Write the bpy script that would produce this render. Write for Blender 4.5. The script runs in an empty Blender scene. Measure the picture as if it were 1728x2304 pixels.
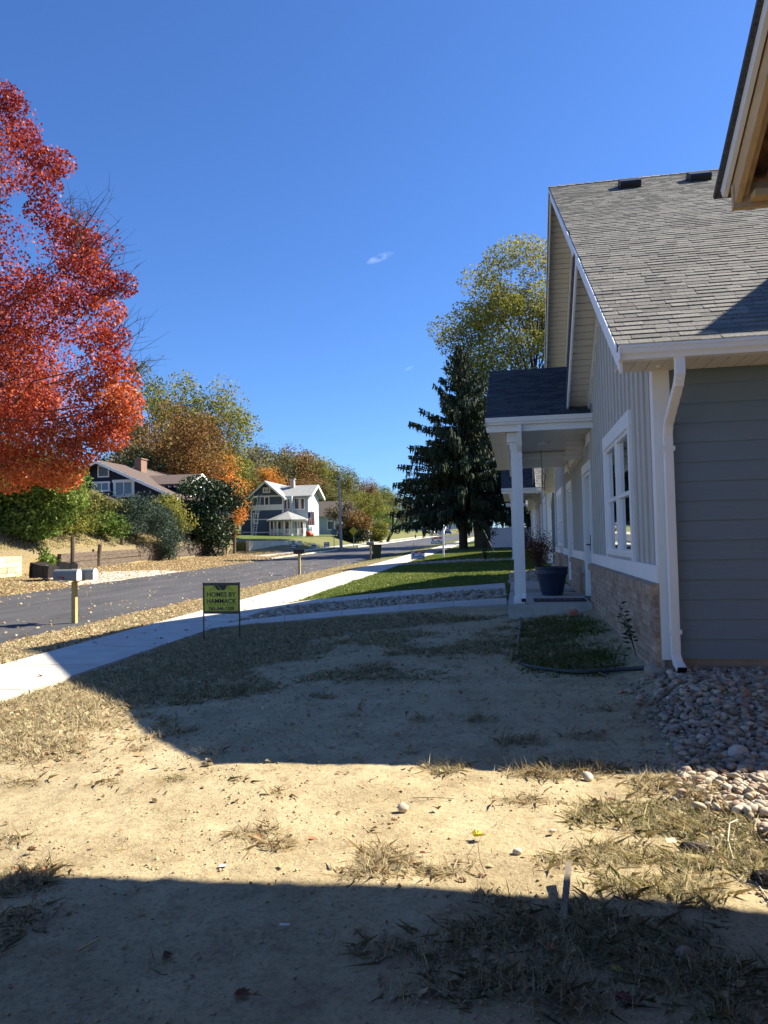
import bpy, math, random
import numpy as np
from mathutils import Vector, Matrix, noise
random.seed(7); rng = np.random.default_rng(7)
SC = bpy.context.scene; COL = SC.collection
# ---------------------------------------------------------------- camera
FPX, CX, CY, VPX, VPY, ROLL, H = 1650., 864., 1152., 1161., 1213., 0.021, 1.45
def _setup():
    c, s = math.cos(ROLL), math.sin(ROLL)
    def lv(px, py):
        a, b = px-CX, -(py-CY)
        return a*c+b*s, -a*s+b*c
    pitch = math.atan2(-lv(VPX, VPY)[1], FPX)
    def ray0(px, py):
        a, b = lv(px, py)
        return a, FPX*math.cos(pitch)-b*math.sin(pitch), FPX*math.sin(pitch)+b*math.cos(pitch)
    a, fy, _ = ray0(VPX, VPY); yaw = math.atan2(a, fy)
    def R(px, py):
        a, fy, uz = ray0(px, py); c2, s2 = math.cos(yaw), math.sin(yaw)
        return Vector((a*c2-fy*s2, a*s2+fy*c2, uz))
    return R
RAY = _setup()
cam_d = bpy.data.cameras.new('camera'); cam = bpy.data.objects.new('camera', cam_d); COL.objects.link(cam)
fwd = RAY(CX, CY).normalized(); rgt = (RAY(CX+1, CY)-RAY(CX, CY)).normalized(); upv = rgt.cross(fwd).normalized()
M = Matrix((rgt, upv, -fwd)).transposed().to_4x4(); M.translation = (0, 0, H); cam.matrix_world = M
cam_d.sensor_fit = 'VERTICAL'; cam_d.sensor_height = 36; cam_d.lens = 36*FPX/2304
cam_d.clip_start = 0.05; cam_d.clip_end = 3000
SC.camera = cam
# ---------------------------------------------------------------- world + sun
SUN = Vector((0.987, 0.525, 1.0)).normalized()
elev = math.asin(SUN.z); azim = math.atan2(SUN.x, SUN.y)
W = bpy.data.worlds.new('World'); SC.world = W; W.use_nodes = True
nt = W.node_tree; nt.nodes.clear()
sky = nt.nodes.new('ShaderNodeTexSky'); sky.sky_type = 'NISHITA'; sky.sun_disc = False
sky.sun_elevation = elev; sky.sun_rotation = azim; sky.air_density = 1.0; sky.dust_density = 0.3; sky.ozone_density = 3.0
bg = nt.nodes.new('ShaderNodeBackground'); bg.inputs[1].default_value = 0.051
wo = nt.nodes.new('ShaderNodeOutputWorld')
tint = nt.nodes.new('ShaderNodeMix'); tint.data_type = 'RGBA'; tint.blend_type = 'MULTIPLY'; tint.inputs[0].default_value = 1
tint.inputs[7].default_value = (.60, .93, 1.44, 1)      # deep, clear autumn blue
nt.links.new(sky.outputs[0], tint.inputs[6])
# one wisp and one faint puff of cloud, far off in the sky
def wisp(px, py, rx, ry, strength, prev):
    n, l = nt.nodes, nt.links; d = RAY(px, py).normalized(); r_ = Vector((d.y, -d.x, 0)).normalized(); u_ = r_.cross(d)
    tcw = n.new('ShaderNodeTexCoord')
    def dot(v, k):
        q = n.new('ShaderNodeVectorMath'); q.operation = 'DOT_PRODUCT'; l.new(tcw.outputs['Generated'], q.inputs[0]); q.inputs[1].default_value = v*k
        return q.outputs['Value']
    a = dot(r_+u_*.35, 1/rx); b = dot(u_-r_*.35, 1/ry)
    def mth(op, *i):
        q = n.new('ShaderNodeMath'); q.operation = op
        for k, v in enumerate(i):
            if isinstance(v, (int, float)): q.inputs[k].default_value = v
            else: l.new(v, q.inputs[k])
        return q.outputs[0]
    r2 = mth('ADD', mth('MULTIPLY', a, a), mth('MULTIPLY', b, b))
    nz = n.new('ShaderNodeTexNoise'); nz.inputs['Scale'].default_value = 70; nz.inputs['Detail'].default_value = 5; l.new(tcw.outputs['Generated'], nz.inputs['Vector'])
    k = mth('SUBTRACT', 1.0, r2); k = mth('MULTIPLY', mth('MAXIMUM', k, 0.0), mth('MULTIPLY', mth('MAXIMUM', mth('SUBTRACT', nz.outputs['Fac'], .38), 0.0), strength))
    fr = mth('GREATER_THAN', dot(d, 1), 0.5); k = mth('MINIMUM', mth('MULTIPLY', k, fr), .8)
    mx = n.new('ShaderNodeMix'); mx.data_type = 'RGBA'; l.new(k, mx.inputs[0]); l.new(prev, mx.inputs[6]); mx.inputs[7].default_value = (5.5, 7, 9, 1)
    return mx.outputs[2]
out_ = wisp(855, 580, .021, .0055, 2.3, tint.outputs[2]); out_ = wisp(920, 829, .008, .003, .6, out_)
nt.links.new(out_, bg.inputs[0]); nt.links.new(bg.outputs[0], wo.inputs[0])
sl = bpy.data.lights.new('sun', 'SUN'); sl.energy = 5.0; sl.angle = math.radians(0.5); sl.color = (1, .92, .77)
so = bpy.data.objects.new('sun', sl); COL.objects.link(so); so.rotation_euler = SUN.to_track_quat('Z', 'Y').to_euler()
so.location = (20, 10, 40)
SC.view_settings.view_transform = 'Standard'; SC.view_settings.look = 'None'
SC.view_settings.exposure = 1.42; SC.view_settings.gamma = 1.0
SC.render.engine = 'CYCLES'
SC.cycles.max_bounces = 5; SC.cycles.diffuse_bounces = 3; SC.cycles.transparent_max_bounces = 8
# ---------------------------------------------------------------- materials
def srgb(r, g, b):
    f = lambda c: (c/255/12.92) if c <= 10 else ((c/255+.055)/1.055)**2.4
    return (f(r), f(g), f(b))
def mat(name, col, col2=None, scale=5., rough=.7, bump=0., bscale=40., spec=.3, metal=0., stretch=None, detail=4.):
    m = bpy.data.materials.new(name); m.use_nodes = True; n = m.node_tree.nodes; l = m.node_tree.links
    p = n['Principled BSDF']; p.inputs['Roughness'].default_value = rough; p.inputs['Metallic'].default_value = metal
    p.inputs['Specular IOR Level'].default_value = spec
    tc = n.new('ShaderNodeTexCoord'); src = tc.outputs['Object']
    if stretch:
        mp = n.new('ShaderNodeMapping'); mp.inputs['Scale'].default_value = stretch; l.new(src, mp.inputs[0]); src = mp.outputs[0]
    if col2 is not None:
        nz = n.new('ShaderNodeTexNoise'); nz.inputs['Scale'].default_value = scale; nz.inputs['Detail'].default_value = detail
        l.new(src, nz.inputs['Vector'])
        cr = n.new('ShaderNodeValToRGB'); cr.color_ramp.elements[0].position = .35; cr.color_ramp.elements[1].position = .65
        cr.color_ramp.elements[0].color = (*col, 1); cr.color_ramp.elements[1].color = (*col2, 1)
        l.new(nz.outputs['Fac'], cr.inputs[0]); l.new(cr.outputs[0], p.inputs['Base Color'])
    else:
        p.inputs['Base Color'].default_value = (*col, 1)
    if bump > 0:
        b = n.new('ShaderNodeTexNoise'); b.inputs['Scale'].default_value = bscale; b.inputs['Detail'].default_value = 6
        l.new(src, b.inputs['Vector'])
        bp = n.new('ShaderNodeBump'); bp.inputs['Strength'].default_value = bump; bp.inputs['Distance'].default_value = .02
        l.new(b.outputs['Fac'], bp.inputs['Height']); l.new(bp.outputs[0], p.inputs['Normal'])
    return m
def ramp_mat(name, cols, rough=.8, transl=0., spec=.2, bump=0., bscale=80., grain=0., gscale=60.):
    """colour from per-face attribute rnd (the thing's own variation leaf to leaf, stone to stone)"""
    m = bpy.data.materials.new(name); m.use_nodes = True; n = m.node_tree.nodes; l = m.node_tree.links
    p = n['Principled BSDF']; p.inputs['Roughness'].default_value = rough; p.inputs['Specular IOR Level'].default_value = spec
    at = n.new('ShaderNodeAttribute'); at.attribute_name = 'rnd'
    cr = n.new('ShaderNodeValToRGB'); els = cr.color_ramp.elements
    while len(els) < len(cols): els.new(.5)
    for i, c in enumerate(cols):
        els[i].position = i/(len(cols)-1); els[i].color = (*c, 1)
    l.new(at.outputs['Fac'], cr.inputs[0]); out = cr.outputs[0]
    tc = n.new('ShaderNodeTexCoord')
    if grain > 0:
        nz = n.new('ShaderNodeTexNoise'); nz.inputs['Scale'].default_value = gscale; nz.inputs['Detail'].default_value = 5
        l.new(tc.outputs['Object'], nz.inputs['Vector'])
        mr = n.new('ShaderNodeMapRange'); mr.inputs[1].default_value = .3; mr.inputs[2].default_value = .7
        mr.inputs[3].default_value = 1-grain; mr.inputs[4].default_value = 1+grain
        l.new(nz.outputs['Fac'], mr.inputs[0])
        mx = n.new('ShaderNodeVectorMath'); mx.operation = 'SCALE'
        l.new(out, mx.inputs[0]); l.new(mr.outputs[0], mx.inputs['Scale']); out = mx.outputs[0]
    l.new(out, p.inputs['Base Color'])
    if bump > 0:
        b = n.new('ShaderNodeTexNoise'); b.inputs['Scale'].default_value = bscale; l.new(tc.outputs['Object'], b.inputs['Vector'])
        bp = n.new('ShaderNodeBump'); bp.inputs['Strength'].default_value = bump; bp.inputs['Distance'].default_value = .01
        l.new(b.outputs['Fac'], bp.inputs['Height']); l.new(bp.outputs[0], p.inputs['Normal'])
    if transl > 0:
        t = n.new('ShaderNodeBsdfTranslucent'); l.new(out, t.inputs[0])
        ms = n.new('ShaderNodeMixShader'); ms.inputs[0].default_value = transl
        l.new(p.outputs[0], ms.inputs[1]); l.new(t.outputs[0], ms.inputs[2]); l.new(ms.outputs[0], n['Material Output'].inputs[0])
    return m
def glass_mat(name):
    m = bpy.data.materials.new(name); m.use_nodes = True; n = m.node_tree.nodes; l = m.node_tree.links; n.clear()
    o = n.new('ShaderNodeOutputMaterial'); t = n.new('ShaderNodeBsdfTransparent'); t.inputs[0].default_value = (.85, .88, .88, 1)
    g = n.new('ShaderNodeBsdfGlossy'); g.inputs['Roughness'].default_value = .02
    f = n.new('ShaderNodeFresnel'); f.inputs[0].default_value = 1.6; ms = n.new('ShaderNodeMixShader')
    l.new(f.outputs[0], ms.inputs[0]); l.new(t.outputs[0], ms.inputs[1]); l.new(g.outputs[0], ms.inputs[2]); l.new(ms.outputs[0], o.inputs[0])
    return m
MT = {}
MT['white'] = mat('white_trim_paint', (.84, .83, .79), (.80, .79, .75), scale=3, rough=.5, bump=.05, bscale=60)
MT['vinyl'] = mat('beige_soffit_vinyl', (.74, .68, .58), (.70, .65, .55), scale=2, rough=.5)
MT['gutter'] = mat('white_aluminium', (.84, .83, .79), (.80, .78, .74), scale=1.5, rough=.35, spec=.5)
MT['batten'] = mat('warm_grey_siding', (.53, .50, .44), (.49, .462, .405), scale=2.5, rough=.6, bump=.08, bscale=90, stretch=(1, 1, .1))
MT['lap'] = mat('slate_blue_siding', (.175, .225, .255), (.16, .207, .235), scale=3, rough=.55, bump=.15, bscale=70, stretch=(.08, 1, 1))
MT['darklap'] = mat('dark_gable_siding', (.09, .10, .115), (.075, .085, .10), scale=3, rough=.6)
MT['conc'] = mat('concrete_slab', (.50, .47, .42), (.40, .38, .34), scale=6, rough=.85, bump=.25, bscale=120)
MT['found'] = mat('foundation_concrete', (.36, .29, .22), (.28, .23, .18), scale=9, rough=.9, bump=.3, bscale=90)
MT['walk'] = mat('pale_new_concrete', (.56, .53, .46), (.47, .44, .375), scale=2.2, rough=.85, bump=.15, bscale=150)
MT['asphalt'] = mat('fresh_asphalt', (.055, .055, .058), (.085, .083, .085), scale=1.3, rough=.75, bump=.4, bscale=200, stretch=(1, .25, 1), detail=8)
MT['black'] = mat('black_plastic', (.012, .012, .013), rough=.5, spec=.4)
MT['blackmetal'] = mat('black_metal', (.012, .012, .012), rough=.4, spec=.5)
MT['navy'] = mat('navy_glazed_plastic', (.012, .022, .05), (.016, .028, .06), scale=3, rough=.45, spec=.4)
MT['door'] = mat('door_paint', (.55, .54, .50), rough=.45)
MT['curtain'] = mat('pale_curtain', (.82, .84, .88), (.62, .65, .70), scale=14, rough=.9, stretch=(1, 1, .02))
MT['dark'] = mat('unlit_room_black', (.02, .02, .022), rough=.9)
MT['glass'] = glass_mat('window_glass')
MT['wood'] = mat('new_pine_lumber', (.50, .33, .16), (.60, .42, .22), scale=2.5, rough=.7, bump=.1, stretch=(6, .5, 6))
MT['wood2'] = mat('treated_post_wood', (.42, .31, .12), (.50, .38, .17), scale=3, rough=.75, stretch=(8, 8, .6))
MT['osb'] = mat('strand_board', (.33, .17, .07), (.16, .08, .03), scale=16, rough=.85, bump=.3, bscale=20, detail=1)
MT['oldwood'] = mat('weathered_timber', (.17, .13, .095), (.085, .065, .05), scale=4, rough=.9, bump=.5, bscale=20, stretch=(4, 1, 4))
MT['bark'] = mat('bark', (.10, .075, .055), (.05, .04, .03), scale=8, rough=.95, bump=.6, bscale=25, stretch=(3, 3, .6))
MT['palebark'] = mat('pale_bark', (.22, .19, .15), (.12, .10, .08), scale=5, rough=.9, bump=.4, bscale=20, stretch=(3, 3, .6))
MT['mboxgrey'] = mat('mailbox_grey', (.17, .185, .18), rough=.5, spec=.5)
MT['red'] = mat('red_paint', (.5, .02, .025), rough=.4)
MT['yellow'] = mat('sign_lime_yellow', (.78, .80, .15), rough=.5)
def backlit(m, k):
    n = m.node_tree.nodes; l = m.node_tree.links; p = n['Principled BSDF']; t = n.new('ShaderNodeBsdfTranslucent'); t.inputs[0].default_value = p.inputs['Base Color'].default_value
    ms = n.new('ShaderNodeMixShader'); ms.inputs[0].default_value = k; l.new(p.outputs[0], ms.inputs[1]); l.new(t.outputs[0], ms.inputs[2]); l.new(ms.outputs[0], n['Material Output'].inputs[0])
backlit(MT['yellow'], .5)
MT['signwhite'] = mat('sign_white', (.8, .8, .8), rough=.5)
MT['signblue'] = mat('sign_blue', (.02, .05, .25), rough=.5)
MT['fence'] = mat('white_vinyl_fence', (.72, .73, .78), rough=.4)
MT['shingle'] = ramp_mat('weathered_grey_shingles', [(.125, .12, .108), (.165, .158, .14), (.205, .195, .17), (.245, .23, .195)], rough=.95, grain=.35, gscale=55, bump=.5, bscale=160)
MT['pshingle'] = ramp_mat('charcoal_shingles', [(.05, .05, .055), (.07, .07, .075), (.10, .097, .095), (.12, .115, .11)], rough=.95, grain=.35, gscale=55, bump=.5, bscale=160)
MT['brick'] = ramp_mat('tan_red_brick', [(.30, .20, .13), (.38, .275, .19), (.45, .34, .24), (.34, .26, .19), (.50, .40, .30)], rough=.9, grain=.25, gscale=25, bump=.5)
MT['mortar'] = mat('mortar', (.45, .40, .34), (.38, .34, .29), scale=20, rough=.95)
MT['rock'] = ramp_mat('river_rock', [(.20, .14, .09), (.33, .26, .18), (.44, .37, .27), (.26, .235, .20), (.58, .50, .37), (.36, .22, .14), (.22, .20, .17), (.50, .42, .30)], rough=.75, spec=.3, grain=.2, gscale=30)
MT['drygrass'] = ramp_mat('dry_and_green_grass', [(.11, .13, .035), (.24, .23, .09), (.50, .42, .23), (.74, .65, .42), (.40, .30, .18), (.62, .52, .34)], rough=.8, transl=.25)
MT['greengrass'] = ramp_mat('green_lawn_blades', [(.06, .11, .02), (.13, .18, .035), (.24, .28, .07), (.42, .38, .14)], rough=.7, transl=.3)
MT['litter'] = ramp_mat('fallen_leaves', [(.12, .075, .04), (.25, .165, .085), (.37, .27, .145), (.49, .39, .23), (.43, .32, .18), (.33, .15, .07), (.49, .41, .22), (.58, .50, .31)], rough=.8, transl=.2)
# ---------------------------------------------------------------- object helpers
def tag(o, label=None, cat=None, group=None, kind=None):
    if label: o['label'] = label
    if cat: o['category'] = cat
    if group: o['group'] = group
    if kind: o['kind'] = kind
    return o
def empty(name, loc, label=None, cat=None, group=None, rz=0):
    o = bpy.data.objects.new(name, None); COL.objects.link(o); o.location = loc; o.rotation_euler = (0, 0, rz)
    o.empty_display_size = .2
    o['_o'] = list(loc)
    return tag(o, label, cat, group)
def copy_tree(o, parent=None):
    c = o.copy(); COL.objects.link(c)
    if parent: c.parent = parent
    for ch in list(o.children): copy_tree(ch, c)
    return c
class MB:
    def __init__(s): s.v = []; s.f = []; s.r = []
    def _add(s, vs, fs, r=0.5):
        b = len(s.v); s.v += [tuple(v) for v in vs]; s.f += [tuple(b+i for i in f) for f in fs]; s.r += [r]*len(fs); return s
    def box(s, x0, x1, y0, y1, z0, z1, r=.5):
        return s._add([(x0,y0,z0),(x1,y0,z0),(x1,y1,z0),(x0,y1,z0),(x0,y0,z1),(x1,y0,z1),(x1,y1,z1),(x0,y1,z1)],
                      [(0,3,2,1),(4,5,6,7),(0,1,5,4),(1,2,6,5),(2,3,7,6),(3,0,4,7)], r)
    def obox(s, o, u, v, w, r=.5):
        o, u, v, w = map(Vector, (o, u, v, w))
        if u.cross(v).dot(w) < 0: u, v = v, u
        return s._add([o, o+u, o+u+v, o+v, o+w, o+u+w, o+u+v+w, o+v+w],
                      [(0,3,2,1),(4,5,6,7),(0,1,5,4),(1,2,6,5),(2,3,7,6),(3,0,4,7)], r)
    def beam(s, a, b, w, h, up=(0,0,1), r=.5):
        a, b = Vector(a), Vector(b); d = (b-a).normalized(); sd = d.cross(Vector(up)).normalized(); u = sd.cross(d)
        return s.obox(a-sd*w/2-u*h/2, sd*w, u*h, b-a, r)
    def prism(s, poly, vec, r=.5):
        n = len(poly); vec = Vector(vec); p = [Vector(q) for q in poly]
        nn = Vector((0,0,0))
        for i in range(n): nn += p[i].cross(p[(i+1) % n])
        if nn.dot(vec) < 0: p.reverse()
        q = [a+vec for a in p]
        return s._add(p+q, [tuple(range(n-1, -1, -1)), tuple(range(n, 2*n))]+[(i, (i+1) % n, n+(i+1) % n, n+i) for i in range(n)], r)
    def quad(s, a, b, c, d, r=.5): return s._add([a, b, c, d], [(0,1,2,3)], r)
    def tube(s, pts, rad, n=8, r=.5, cap=True):
        pts = [Vector(p) for p in pts]; rad = rad if isinstance(rad, (list, tuple)) else [rad]*len(pts)
        b = len(s.v); ref = None
        for i, p in enumerate(pts):
            d = (pts[min(i+1, len(pts)-1)]-pts[max(i-1, 0)]).normalized()
            a = Vector((0,0,1)) if abs(d.z) < .9 else Vector((1,0,0))
            if ref is None: ref = d.cross(a).normalized()
            else: ref = (ref-d*ref.dot(d)).normalized()
            v = d.cross(ref)
            for k in range(n):
                t = 2*math.pi*k/n; s.v.append(tuple(p+(ref*math.cos(t)+v*math.sin(t))*rad[i]))
        for i in range(len(pts)-1):
            for k in range(n):
                s.f.append((b+i*n+k, b+i*n+(k+1) % n, b+(i+1)*n+(k+1) % n, b+(i+1)*n+k)); s.r.append(r)
        if cap:
            s.f.append(tuple(b+k for k in reversed(range(n)))); s.r.append(r)
            s.f.append(tuple(b+(len(pts)-1)*n+k for k in range(n))); s.r.append(r)
        return s
    def lathe(s, c, prof, n=24, r=.5):
        b = len(s.v); c = Vector(c)
        for (ra, z) in prof:
            for k in range(n):
                t = 2*math.pi*k/n; s.v.append((c.x+ra*math.cos(t), c.y+ra*math.sin(t), c.z+z))
        for i in range(len(prof)-1):
            for k in range(n):
                s.f.append((b+i*n+k, b+i*n+(k+1) % n, b+(i+1)*n+(k+1) % n, b+(i+1)*n+k)); s.r.append(r)
        return s
    def build(s, name, m, parent=None, loc=None, smooth=False, label=None, cat=None, group=None, kind=None, org=None):
        if parent is not None:
            o0 = Vector(org) if org is not None else origin_of(parent)
        else:
            o0 = Vector(loc) if loc is not None else Vector((0,0,0))
        me = bpy.data.meshes.new(name); me.from_pydata([tuple(Vector(v)-o0) for v in s.v], [], s.f)
        at = me.attributes.new('rnd', 'FLOAT', 'FACE'); at.data.foreach_set('value', s.r)
        me.materials.append(m)
        if smooth:
            for p in me.polygons: p.use_smooth = True
        o = bpy.data.objects.new(name, me); COL.objects.link(o)
        if parent is not None: o.parent = parent
        else: o.location = o0
        return tag(o, label, cat, group, kind)
def origin_of(o):
    """world origin of an unrotated thing or part while it is being built"""
    t = Vector((0,0,0))
    while o is not None: t += Vector(o.location); o = o.parent
    return t
def np_mesh(name, V, F, rnd, m, parent=None, loc=(0,0,0), smooth=False, **k):
    me = bpy.data.meshes.new(name); nv = len(V); nf, w = F.shape
    me.vertices.add(nv); me.vertices.foreach_set('co', np.ascontiguousarray(V, dtype=np.float32).ravel())
    me.loops.add(nf*w); me.loops.foreach_set('vertex_index', np.ascontiguousarray(F, dtype=np.int32).ravel())
    me.polygons.add(nf); me.polygons.foreach_set('loop_start', np.arange(0, nf*w, w, dtype=np.int32))
    me.polygons.foreach_set('loop_total', np.full(nf, w, dtype=np.int32))
    if smooth: me.polygons.foreach_set('use_smooth', np.ones(nf, dtype=bool))
    me.update(calc_edges=True)
    at = me.attributes.new('rnd', 'FLOAT', 'FACE'); at.data.foreach_set('value', np.asarray(rnd, dtype=np.float32))
    me.materials.append(m)
    o = bpy.data.objects.new(name, me); COL.objects.link(o)
    if parent is not None: o.parent = parent
    else: o.location = loc
    return tag(o, **k)
# ---------------------------------------------------------------- terrain
G = .018
CX_ = [-60, -27, -25.3, -25.05, -21, -17.7, -9.75, -8.6, -6.95, -5.45, -2, 0, 1.0, 1.4, 3, 14, 60]
CZ_ = [2.9, 1.6, .75, -.42, -.5, -.6, -.6, -.48, -.3, -.3, -.12, -.09, 0, .1, .12, .15, .6]
def gz(x, y):
    c = np.interp(x, CX_, CZ_)
    wn = np.clip((y-5.2)/1.8, 0, 1); wn = wn*wn*(3-2*wn); c = np.where(x > -1, -.105+(c+.105)*(wn), c)   # level in front of the gap
    w = np.clip((y-62)/8, 0, 1)            # beyond the timber wall the verge ramps up gently
    c2 = np.interp(x, [-60, -32, -24, -21, -17.7, -9.75], [2.2, .9, .6, -.45, -.6, -.6])
    c = np.where(x < -9.75, c*(1-w)+c2*w, c)
    w0 = np.clip((34-y)/3, 0, 1)           # nearer than the timber wall
    yy = np.clip(y, -5, 400)
    hill = np.clip((-x-45)*.10, 0, 16)*np.clip((y-10)/50, 0, 1)
    return c+G*yy+hill
def gzs(x, y): return float(gz(np.float64(x), np.float64(y)))
def ground_pt(px, py):
    """where the line of sight through a pixel of the photograph meets the terrain"""
    d = RAY(px, py).normalized(); t = .5
    while t < 900:
        p = d*t; z = H+p.z
        if z <= gzs(p.x, p.y): break
        t *= 1.003
    return Vector((p.x, p.y, gzs(p.x, p.y)))
def at_y(px, py, y):
    d = RAY(px, py); t = y/d.y; return Vector((d.x*t, y, H+d.z*t))
# ground sheet -----------------------------------------------------------------
xs = np.unique(np.concatenate([np.linspace(-400, -60, 30), np.linspace(-60, -27, 34), np.array([-25.3, -25.05]), np.arange(-26.5, -10, .5), [-17.7, -9.75],
     np.arange(-9.7, -5.45, .12), [-6.95, -5.45], np.arange(-5.4, 3.4, .035), np.linspace(3.4, 14, 30), np.linspace(14, 250, 30)]))
ys = np.unique(np.concatenate([np.linspace(-30, 1, 32), np.arange(1, 8, .035), np.arange(8, 20, .1), np.arange(20, 50, .4), np.arange(50, 120, 1.5), np.linspace(120, 1500, 60)]))
XG, YG = np.meshgrid(xs, ys); ZG = gz(XG, YG)
def vnoise(x, y, s, seed=0):
    """smooth value noise on arrays"""
    r = np.random.default_rng(seed); T = r.random((256, 256))
    u = x*s+37.3; v = y*s+91.7; i = np.floor(u).astype(int); j = np.floor(v).astype(int); a = u-i; b = v-j
    a = a*a*(3-2*a); b = b*b*(3-2*b)
    g = lambda ii, jj: T[ii % 256, jj % 256]
    return (g(i, j)*(1-a)+g(i+1, j)*a)*(1-b)+(g(i, j+1)*(1-a)+g(i+1, j+1)*a)*b
def fbm(x, y, s, seed=0, o=4):
    t = 0; a = 1; n = 0
    for k in range(o): t = t+a*vnoise(x, y, s*2**k, seed+k); n += a; a *= .5
    return t/n
# cover of living / dead grass: patches where the photograph has them
PATCH = []   # (x, y, rx, ry, strength, dryness, rot)
def patch(px, py, rx, ry, s=1., dry=.5, rot=0):
    p = ground_pt(px, py); PATCH.append((p.x, p.y, rx, ry, s, dry, rot))
for a in [(120,1600,.75,.9,1.0,.62),(30,1540,.7,.9,1.,.5),(230,1560,.55,.6,1.,.55),(60,1690,.5,.35,1.,.7),(310,1680,.12,.10,.7,.8),(450,1560,1.0,.45,.8,.35),(600,1460,.7,.6,.7,.35),(330,1520,.7,.7,1.,.3),
          (760,1520,.5,.4,.6,.4),(850,1430,.9,.5,.4,.45),(950,1625,.12,.08,.7,.5),(1080,1625,.15,.09,.6,.5),(560,1880,.13,.09,1.,.85),(610,1900,.13,.07,.9,.85),(870,1940,.15,.16,1.,.75),(960,1960,.14,.10,1.,.75),(830,1870,.06,.08,.8,.8),(820,1975,.09,.05,.8,.8),
          (990,1730,.16,.10,1.,.55),(930,1700,.06,.05,.8,.3),(1220,1740,.22,.13,.9,.7),(1330,1730,.2,.14,.9,.7),(1200,1795,.22,.06,.8,.75),(1300,1660,.2,.08,.5,.6),(1180,1670,.2,.1,.6,.6),(1420,1830,.35,.22,1.,.35),(1560,1850,.35,.28,1.,.3),(1650,1930,.3,.25,1.,.3),
          (1400,1930,.26,.16,1.,.45),(1270,1940,.14,.08,.8,.6),(1500,1770,.25,.18,.9,.6),(1590,1730,.16,.1,.8,.45),(80,1960,.16,.07,1.,.8),(20,1990,.16,.1,1.,.7),(10,1890,.1,.04,.8,.8),(400,1750,.09,.06,.7,.5),(530,1760,.05,.04,.8,.2),(620,1790,.06,.03,.6,.7),(700,1700,.05,.02,.5,.7),
          (1150,2120,.26,.17,.75,.45),(1400,2120,.4,.2,1.,.4),(1600,2200,.3,.24,.9,.45),(1250,2240,.3,.16,.85,.55),(900,2150,.2,.1,.55,.6),(1000,2250,.22,.08,.6,.6),(340,2160,.13,.06,.9,.75),(560,2100,.05,.02,.4,.7),(200,2040,.1,.02,.3,.7),(1500,2010,.34,.14,1.,.4),(1130,2030,.12,.06,.5,.5),
          (40,2080,.1,.15,.7,.8),(1230,1420,.35,1.4,1.,.05),(1290,1480,.42,1.1,1.,.08),(1200,1470,.3,.8,.9,.1),(420,1640,.1,.08,.6,.6),(300,1900,.05,.03,.5,.8),(250,1760,.12,.04,.5,.8),(60,1760,.12,.06,.6,.8),(1350,1600,.25,.08,.4,.6),(480,1695,.1,.05,.7,.4),(700,1570,.3,.15,.4,.5),(1530,1940,.2,.12,1,.3)]:
    patch(*a)
def cover(x, y):
    x = np.asarray(x, float); y = np.asarray(y, float); c = np.zeros_like(x); d = np.full_like(x, .5); wsum = np.full_like(x, 1e-6); dn = np.zeros_like(x)
    n = fbm(x, y, 3.1, 5)*.5+fbm(x, y, 9., 6)*.5
    for (px, py, rx, ry, s, dr, rot) in PATCH:
        q = ((x-px)/rx)**2+((y-py)/ry)**2; k = s*np.clip(1.15-q-(n-.5)*4.2, 0, 1); c = np.maximum(c, k); wsum += k; dn += k*dr
    # wide areas
    far = np.clip((y-(15.9+.02*x))/.6, 0, 1)*np.clip((1.15-x)/.15, 0, 1)*(x > -5.45)
    c = np.maximum(c, far); dn += far*.16*4; wsum += far*4
    verge = ((x < -6.95) & (x > -9.9)); sp = np.clip((9-y)/2, 0, 1)
    k = verge*np.clip(.95-(fbm(x, y, 1.3, 9)-.5)*1.2, 0, 1); c = np.maximum(c, k); dn += k*.55; wsum += k
    near = np.clip((-3.4+.30*(y-6)-x+ (fbm(x, y, 1.1, 3)-.5)*2.2)/.7, 0, 1)*(x > -5.45)*(y < 16)*(y > 4)
    near = near*np.clip(3.2*fbm(x, y, 3.2, 55)-.75, .12, 1); c = np.maximum(c, near*.95); dn += near*.6; wsum += near
    mid = np.clip((fbm(x, y, 1.0, 21)-.54)/.1, 0, 1)*np.clip((y-7.2)/1., 0, 1)*(y < 13)*(x > -5.45)*(x < .2)*.65
    c = np.maximum(c, mid); dn += mid*.4; wsum += mid
    return np.clip(c, 0, 1), dn/wsum
# surface relief
near_m = (XG > -9.7) & (XG < 4) & (YG < 26) & (YG > 0)
rel = (fbm(XG, YG, .8, 31)-.5)*.07+(fbm(XG, YG, 6, 32, 3)-.5)*.022+(fbm(XG, YG, 17, 33, 2)-.5)*.012
onw = ((XG > -6.97) & (XG < -5.43))
ZG = ZG+np.where(near_m & ~onw, rel, 0)
ROADX = (-17.7, -9.75)
onr = (XG >= ROADX[0]-.01) & (XG <= ROADX[1]+.01); ZG = ZG-np.where(onr, .05, 0)
ZG = ZG-np.where(onw, .05, 0)
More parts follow.
